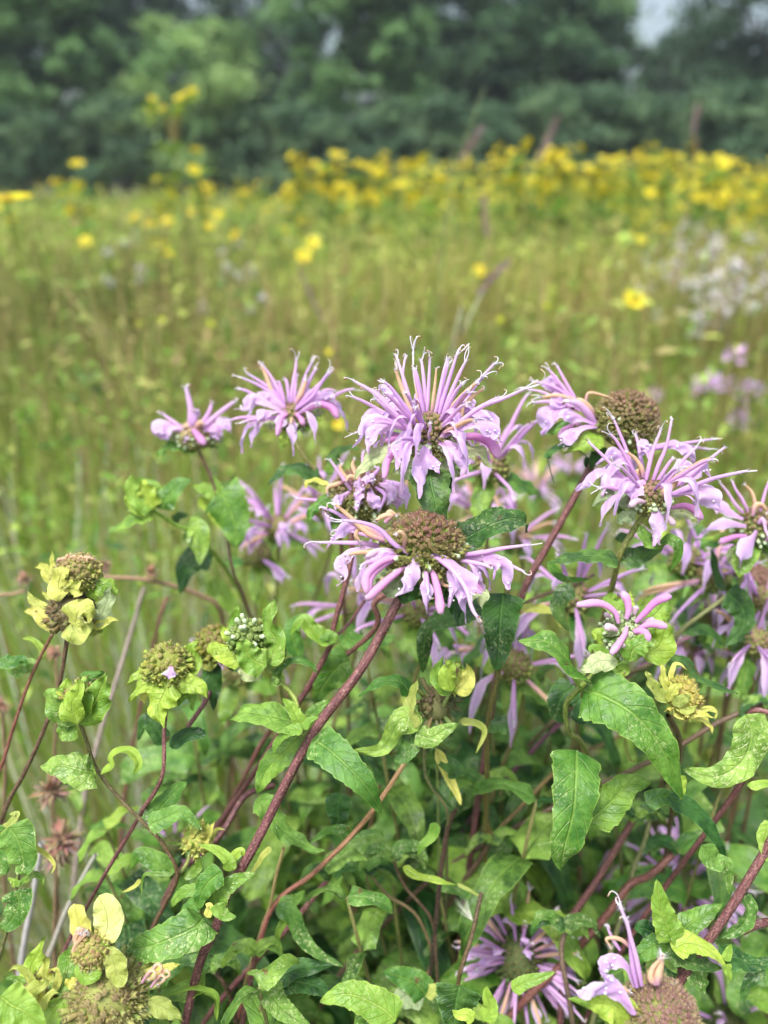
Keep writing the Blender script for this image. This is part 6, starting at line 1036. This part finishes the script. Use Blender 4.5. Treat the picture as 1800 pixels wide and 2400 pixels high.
for u, v, d in [(655, 552, 1.9), (676, 525, 2.0), (185, 522, 2.2), (1370, 648, 1.35), (452, 488, 3), (1385, 518, 3.0), (1035, 585, 2.2), (730, 918, .75), (15, 432, .95), (300, 700, 1.3), (350, 690, 1.4), (455, 700, 1.3), (1180, 660, 1.4), (1080, 690, 1.2), (710, 760, 1.2)]:
    th = Thing('yellow_coneflower', {655: 'lower of two orange-yellow blooms close together left of centre', 676: 'upper of two orange-yellow blooms close together left of centre', 185: 'lone yellow bloom in the left meadow', 1370: 'lone bright orange-yellow bloom in the right meadow', 15: 'large yellow bloom cut by the left edge', 730: 'small yellow-green bloom between two lilac flowers', 1385: 'yellow bloom left of the pale flower drift', 452: 'soft yellow bloom below the pale plant, upper left', 1035: 'orange bloom at the foot of the mauve-plumed stalk'}.get(u, 'small lime-yellow bud in the middle of the meadow'), 'wildflower', (V(u, v, d).x, V(u, v, d).y, 0), 'single yellow blooms in the meadow')
    c = V(u, v, d); mb = MB(); tube(mb, [Vector((c.x+.02, c.y+.02, 0)), Vector((c.x+.01, c.y, c.z*.6)), c], [.003, .002, .0015], [S(110, 130, 50), S(130, 144, 60)], n=8, sides=4); th.part('stem', mb, GRASS)
    mb = MB(); small = u in (300, 350, 455, 1180, 1080, 710, 730)
    ydisc(mb, c, Vector((.1, -.8, .7)) if u != 15 else Vector((.2, -.1, 1)), (.024 if u != 15 else .036) if not small else .007); 
    if u in (300, 350, 455, 1180, 1080): mb.c = [S(190, 200, 40)]*len(mb.c)
    th.part('flower_head', mb, GRASS)
# the tall cup-leaved plant at upper left
th = Thing('cup_plant', 'tall pale-stemmed plant with paired leaves and a loose yellow top, against the trees', 'wildflower', (V(370, 400, 2.6).x, V(370, 400, 2.6).y, 0))
c = V(372, 240, 2.6); b = Vector((c.x+.02, c.y, 0)); mb = MB(); tube(mb, [b, b.lerp(c, .6), c], [.007, .006, .004], [S(120, 140, 70), S(140, 130, 80)], n=10, sides=5)
tops = [V(330, 215, 2.6), V(325, 240, 2.62), V(385, 212, 2.58), (V(415, 195, 2.6)), V(400, 205, 2.63), V(350, 235, 2.6)]
for t in tops: tube(mb, [c-Vector((0, 0, .12)), c.lerp(t, .5)-Vector((0, 0, .01)), t], [.004, .003], [S(150, 130, 90), S(130, 150, 70)], n=6, sides=4)
th.part('stem', mb, GRASS)
for t in tops:
    mb = MB(); ydisc(mb, t, Vector((R.uniform(-.5, .5), -.6, .8)), .019)
    for q in range(7):
        d = rvec().normalized(); s = d.cross(FWD).normalized()*.008; e = t-Vector((0, 0, .02)); mb.add([e-s, e+d*.03, e+s], [(0, 1, 2)], [S(150, 176, 66)]*3)
    th.part('flower_head', mb, GRASS)
for (uu, vv, s_) in ((372, 330, 1), (370, 335, -1), (372, 395, 1), (368, 400, -1), (340, 250, -1), (372, 255, 1)):
    mb = MB(); p0 = V(uu, vv, 2.6); e = p0+Vector((s_*.06, -.03, .02)); leaf(mb, [p0, p0.lerp(e, .5)+Vector((0, 0, .02)), e], .035, UP, 5, 8, .2, .1, .05, 0, 0, 0, 0, 0, 'heart', col=S(200, 220, 160)); th.part('leaf', mb, LIME)

# far bergamot with pale heads, right
def farberg(seed, nh, tint):
    rr = random.Random(seed); root = link('pale_wildflower', None, cat='wildflower', label='x'); th = Thing.__new__(Thing); th.o = Vector((0, 0, 0)); th.e = root; mb = MB(); H = []
    for i in range(nh):
        a = Vector((rr.uniform(-.13, .13), rr.uniform(-.13, .13), 1.0+rr.uniform(-.10, .06))); tube(mb, [Vector((0, 0, 0)), Vector((a.x*.4, a.y*.4, .5)), a], [.003, .002], [S(110, 120, 66), S(120, 110, 70)], n=6, sides=4); H.append(a)
    th.part('stem', mb, GRASS)
    for a in H:
        mb = MB(); blob(mb, a, .012, S(150, 150, 110), seg=6, rings=4)
        for q in range(24):
            d = Vector((rr.gauss(0, 1), rr.gauss(0, 1), rr.uniform(-.5, .9))).normalized(); s = d.cross(Vector((0, .2, 1))).normalized()*.0035; c = tuple(k*rr.uniform(.85, 1.1) for k in tint); mb.add([a-s*.4+d*.008, a+s*.4+d*.008, a+s+d*.025, a+d*.034, a-s+d*.025], [(0, 1, 2, 3, 4)], [c]*5)
        th.part('flower_head', mb, GRASS)
    mb = MB()
    for i in range(40):
        z = rr.uniform(.5, .95); b = Vector((rr.uniform(-.1, .1)*z, rr.uniform(-.1, .1)*z, z)); d = rvec().normalized(); d.z *= .4; q = d.cross(Vector((0, 0, 1)))*.008; mb.add([b, b+d*.02-q, b+d*.045, b+d*.02+q], [(0, 1, 2, 3)], [tuple(k*rr.uniform(.7, 1.2) for k in S(112, 142, 60))]*4)
    th.part('leaves', mb, GRASS); return root
FBP = [farberg(301, 4, S(228, 220, 226)), farberg(302, 5, S(226, 222, 226)), farberg(303, 3, S(216, 176, 224))]; fu = set()
def fplace(u, v, d, i, label, group, s=None):
    top = V(u, v, d); o = FBP[i] if i not in fu else copy_tree(FBP[i]); fu.add(i); k = top.z; o.location = (top.x, top.y, 0); o.rotation_euler = (0, 0, R.uniform(0, 6.28)); o.scale = ((s or 1),)*2+(k,); o['label'] = label; o['group'] = group
for u, v, d in [(1500, 480, 4.2), (1520, 520, 3.6), (1440, 545, 3.4), (1560, 540, 3.6), (1600, 560, 3.2), (1640, 545, 3.4), (1480, 585, 3.0), (1530, 600, 2.9), (1590, 610, 2.7), (1640, 600, 2.6), (1400, 560, 3.6), (1450, 620, 2.6), (1560, 640, 2.4), (1620, 650, 2.3), (1530, 670, 2.2), (1350, 590, 3.2), (1480, 530, 4), (1655, 520, 4.2), (1510, 500, 2.6), (1540, 560, 2.5), (1570, 585, 2.3), (1500, 560, 2.6), (1450, 580, 2.7), (1610, 590, 2.3), (1640, 625, 2.1), (1560, 615, 2.2), (1500, 635, 2.3), (1470, 545, 3), (1590, 520, 2.9), (1630, 575, 2.5)]:
    fplace(u, v, d, R.choice((0, 1)), ['upper', 'middle', 'lower'][0 if v < 545 else 1 if v < 600 else 2]+' white-flowered plant in the pale drift, '+('at its left end' if u < 1460 else 'left of its middle' if u < 1525 else 'right of its middle' if u < 1600 else 'by the right edge'), 'pale flower drift at the right', .85)
for u, v, d, lb in [(1610, 735, 1.3, 'soft pink flowers at the right edge, highest of the pink ones'), (1650, 800, 1.15, 'soft pink flowers at the right edge, under the highest pink ones'), (1560, 800, 1.4, 'faint pink flowers in from the right edge'), (265, 545, 2.6, 'faint white bloom in the upper left meadow, left one'), (500, 600, 2.2, 'faint lavender bloom in the middle of the left meadow'), (510, 545, 2.8, 'faint white bloom in the upper left meadow, right one'), (320, 500, 4, 'faint white bloom just below the yellow ones at upper left')]:
    fplace(u, v, d, 2 if u > 1400 else 1, lb, 'scattered pale blooms', .7)

# ------------------------------------------------------------------ trees
def crownmesh(seed, W_, H_, nl, nleaf, size, base, dark, hole=0.0):
    r = np.random.RandomState(seed); P = []; C = []
    th_ = r.rand(nl)*6.28; ph = r.rand(nl)
    for i in range(nl):
        z = H_*(.14+.86*ph[i]); env = math.sqrt(max(.05, 1-((z/H_-.45)/.62)**2)); rad = W_*env*(.25+.75*r.rand()**.5)*.82; c = np.array([math.cos(th_[i])*rad, math.sin(th_[i])*rad, z]); s = W_*(.09+.2*r.rand()**1.5); k = int(nleaf/nl*(s/(W_*.17))**1.6)
        d = r.randn(k, 3); d /= np.linalg.norm(d, axis=1)[:, None]; rr_ = s*np.abs(.62+.38*r.randn(k)); P.append(c+d*rr_[:, None]*np.array([1.1, 1.1, .7])); f = (.85+.3*r.rand())*(.8+.4*r.rand(k)); C.append(np.array(base)[None]*(1-.0)*f[:, None] if r.rand() < .65 else np.array(dark)[None]*f[:, None])
    P = np.concatenate(P); C = np.concatenate(C); n = len(P); a = r.randn(n, 3); a /= np.linalg.norm(a, axis=1)[:, None]; b = np.cross(a, r.randn(n, 3)); b /= np.linalg.norm(b, axis=1)[:, None]; s = size*(.6+.8*r.rand(n))[:, None]
    vs = np.stack([P-a*s, P+b*s*.55, P+a*s, P-b*s*.55], 1).reshape(-1, 3); me = bpy.data.meshes.new('crown'); me.vertices.add(len(vs)); me.vertices.foreach_set('co', vs.astype(np.float32).ravel()); me.loops.add(len(vs)); me.loops.foreach_set('vertex_index', np.arange(len(vs), dtype=np.int32)); me.polygons.add(n); me.polygons.foreach_set('loop_start', (np.arange(n)*4).astype(np.int32))
    try: me.polygons.foreach_set('loop_total', np.full(n, 4, np.int32))
    except Exception: pass
    me.update(calc_edges=True); cc = np.concatenate([np.repeat(C, 4, axis=0), np.ones((len(vs), 1))], 1); at = me.color_attributes.new('Col', 'FLOAT_COLOR', 'POINT'); at.data.foreach_set('color', cc.astype(np.float32).ravel()); me.materials.append(FOL); return me
def trunkmesh(seed, H_, r0):
    rr = random.Random(seed); mb = MB(); tube(mb, [Vector((0, 0, -.3)), Vector((rr.uniform(-.3, .3), 0, H_*.4)), Vector((rr.uniform(-.6, .6), 0, H_*.85))], [r0, r0*.7, r0*.15], [(.08, .07, .06)], n=10, sides=8)
    for i in range(9):
        z = H_*rr.uniform(.22, .7); a = rr.uniform(0, 6.28); L = H_*rr.uniform(.2, .36); d = Vector((math.cos(a), math.sin(a), .8)); tube(mb, [Vector((0, 0, z)), Vector((0, 0, z))+d*L*.5, Vector((0, 0, z))+d*L], [r0*.35, r0*.2, r0*.05], [(.08, .07, .06)], n=6, sides=5)
    return mb.mesh('trunk', BARK)
TM = [crownmesh(51, 5.2, 13, 110, 34000, .17, S(112, 148, 92), S(56, 84, 56)), crownmesh(52, 4.6, 9, 90, 26000, .16, S(150, 178, 112), S(108, 142, 86)), crownmesh(53, 6, 17, 120, 34000, .19, S(84, 116, 78), S(50, 76, 56)), crownmesh(54, 6.2, 15, 80, 17000, .18, S(70, 96, 68), S(46, 68, 52)), crownmesh(55, 3.4, 4.6, 60, 13000, .14, S(104, 130, 92), S(80, 108, 78))]
TK = [trunkmesh(61, 11, .28), trunkmesh(62, 7, .2), trunkmesh(63, 14, .32), trunkmesh(64, 13, .3), trunkmesh(65, 3.5, .1)]
def tree(label, u, d, i, s, z=1.0, group='trees along the far edge of the field'):
    p = V(u, 396, d); root = link('broadleaf_tree' if i != 4 else 'shrub', None, None, label, 'tree' if i != 4 else 'shrub', group, loc=(p.x, p.y, 0)); root.rotation_euler = (0, 0, random.Random(int(u*7+d)).uniform(0, 6.28)); root.scale = (s, s, s*z)
    link('trunk', TK[i], root); link('crown', TM[i], root)
for a in [('large rounded green tree at the left, tallest of the left group', 150, 44, 0, 1.0, .92), ('lower lighter green tree in front, left of centre', 440, 41, 1, 1.0, .97), ('big green tree in the centre', 770, 45, 0, 1.05, .97), ('dark tree right of the centre with an even outline', 1180, 46, 2, .88, .72),
          ('open-crowned dark tree at the right edge with sky showing through', 1685, 42, 3, 1.05, 1.1), ('dark tree cut by the left edge', -60, 48, 2, .9, .9), ('dense dark tree behind the left group', 230, 56, 2, 1.15, .95), ('dense dark tree behind the left edge group', -120, 60, 2, 1.2, 1.0), ('open dark tree high behind the gap left of centre', 470, 66, 3, 1.3, 1.0), ('dark tree between the two central ones', 960, 52, 2, .95, .85), ('tall dark tree behind the lighter green one', 340, 62, 3, 1.15, 1.0), ('dark tall tree behind the centre tree', 620, 60, 3, 1.2, 1.1),
          ('dark tree behind the even-outlined one', 1090, 60, 2, 1.0, 1.0), ('dark tree just left of the gap of sky', 1205, 52, 0, 1.12, .92), ('far tree low in the gap of sky', 1430, 66, 2, .7, 1.04), ('dark tree behind the right-edge tree', 1800, 50, 2, 1.0, .9), ('dark tree at the far left behind the rounded one', 40, 62, 2, 1.1, 1.0), ('tree behind the big centre tree', 850, 64, 2, 1.15, 1.05), ('far dark tree right of the gap', 1580, 60, 2, .75, .8), ('second open-crowned tree, behind the right-edge one', 1600, 50, 3, 1.0, 1.15)]:
    tree(*a)
for q, (u, d, s, lb) in enumerate([(1210, 38, 1.15, 'grey-green shrub under the dark tree'), (1350, 40, 1.1, 'low shrub under the gap of sky'), (1480, 38, 1.1, 'low shrub left of the open-crowned tree'), (600, 39, 1.0, 'dark shrub right of the lighter green tree'), (280, 40, 1.1, 'low shrub in front of the rounded tree'), (60, 39, 1.0, 'low shrub near the left edge'), (900, 40, 1.1, 'dark shrub in front of the centre trees'), (1620, 38, 1.2, 'low shrub near the right edge'), (740, 39, .9, 'small shrub under the centre tree'), (1080, 40, 1.0, 'dark shrub at the foot of the even-outlined tree')]):
    tree(lb, u, d, 4, s, 1, 'shrubs along the foot of the trees')

# ------------------------------------------------------------------ damp air
def haze():
    x0, x1, y0, y1, z0, z1 = -75, 75, -4, 85, -1.3, 24
    me = bpy.data.meshes.new('haze'); v = [(x, y, z) for x in (x0, x1) for y in (y0, y1) for z in (z0, z1)]
    me.from_pydata(v, [], [(0, 1, 3, 2), (4, 6, 7, 5), (0, 4, 5, 1), (2, 3, 7, 6), (0, 2, 6, 4), (1, 5, 7, 3)])
    m = bpy.data.materials.new('haze'); m.use_nodes = True; n = m.node_tree
    for q in list(n.nodes): n.nodes.remove(q)
    o = n.nodes.new('ShaderNodeOutputMaterial'); p = n.nodes.new('ShaderNodeVolumePrincipled'); p.inputs['Color'].default_value = (.82, .9, 1, 1); p.inputs['Density'].default_value = .0007
    n.links.new(p.outputs[0], o.inputs['Volume']); me.materials.append(m); link('haze', me, None, 'thin pale damp air between the camera and the trees', 'haze', None, 'stuff')
haze()
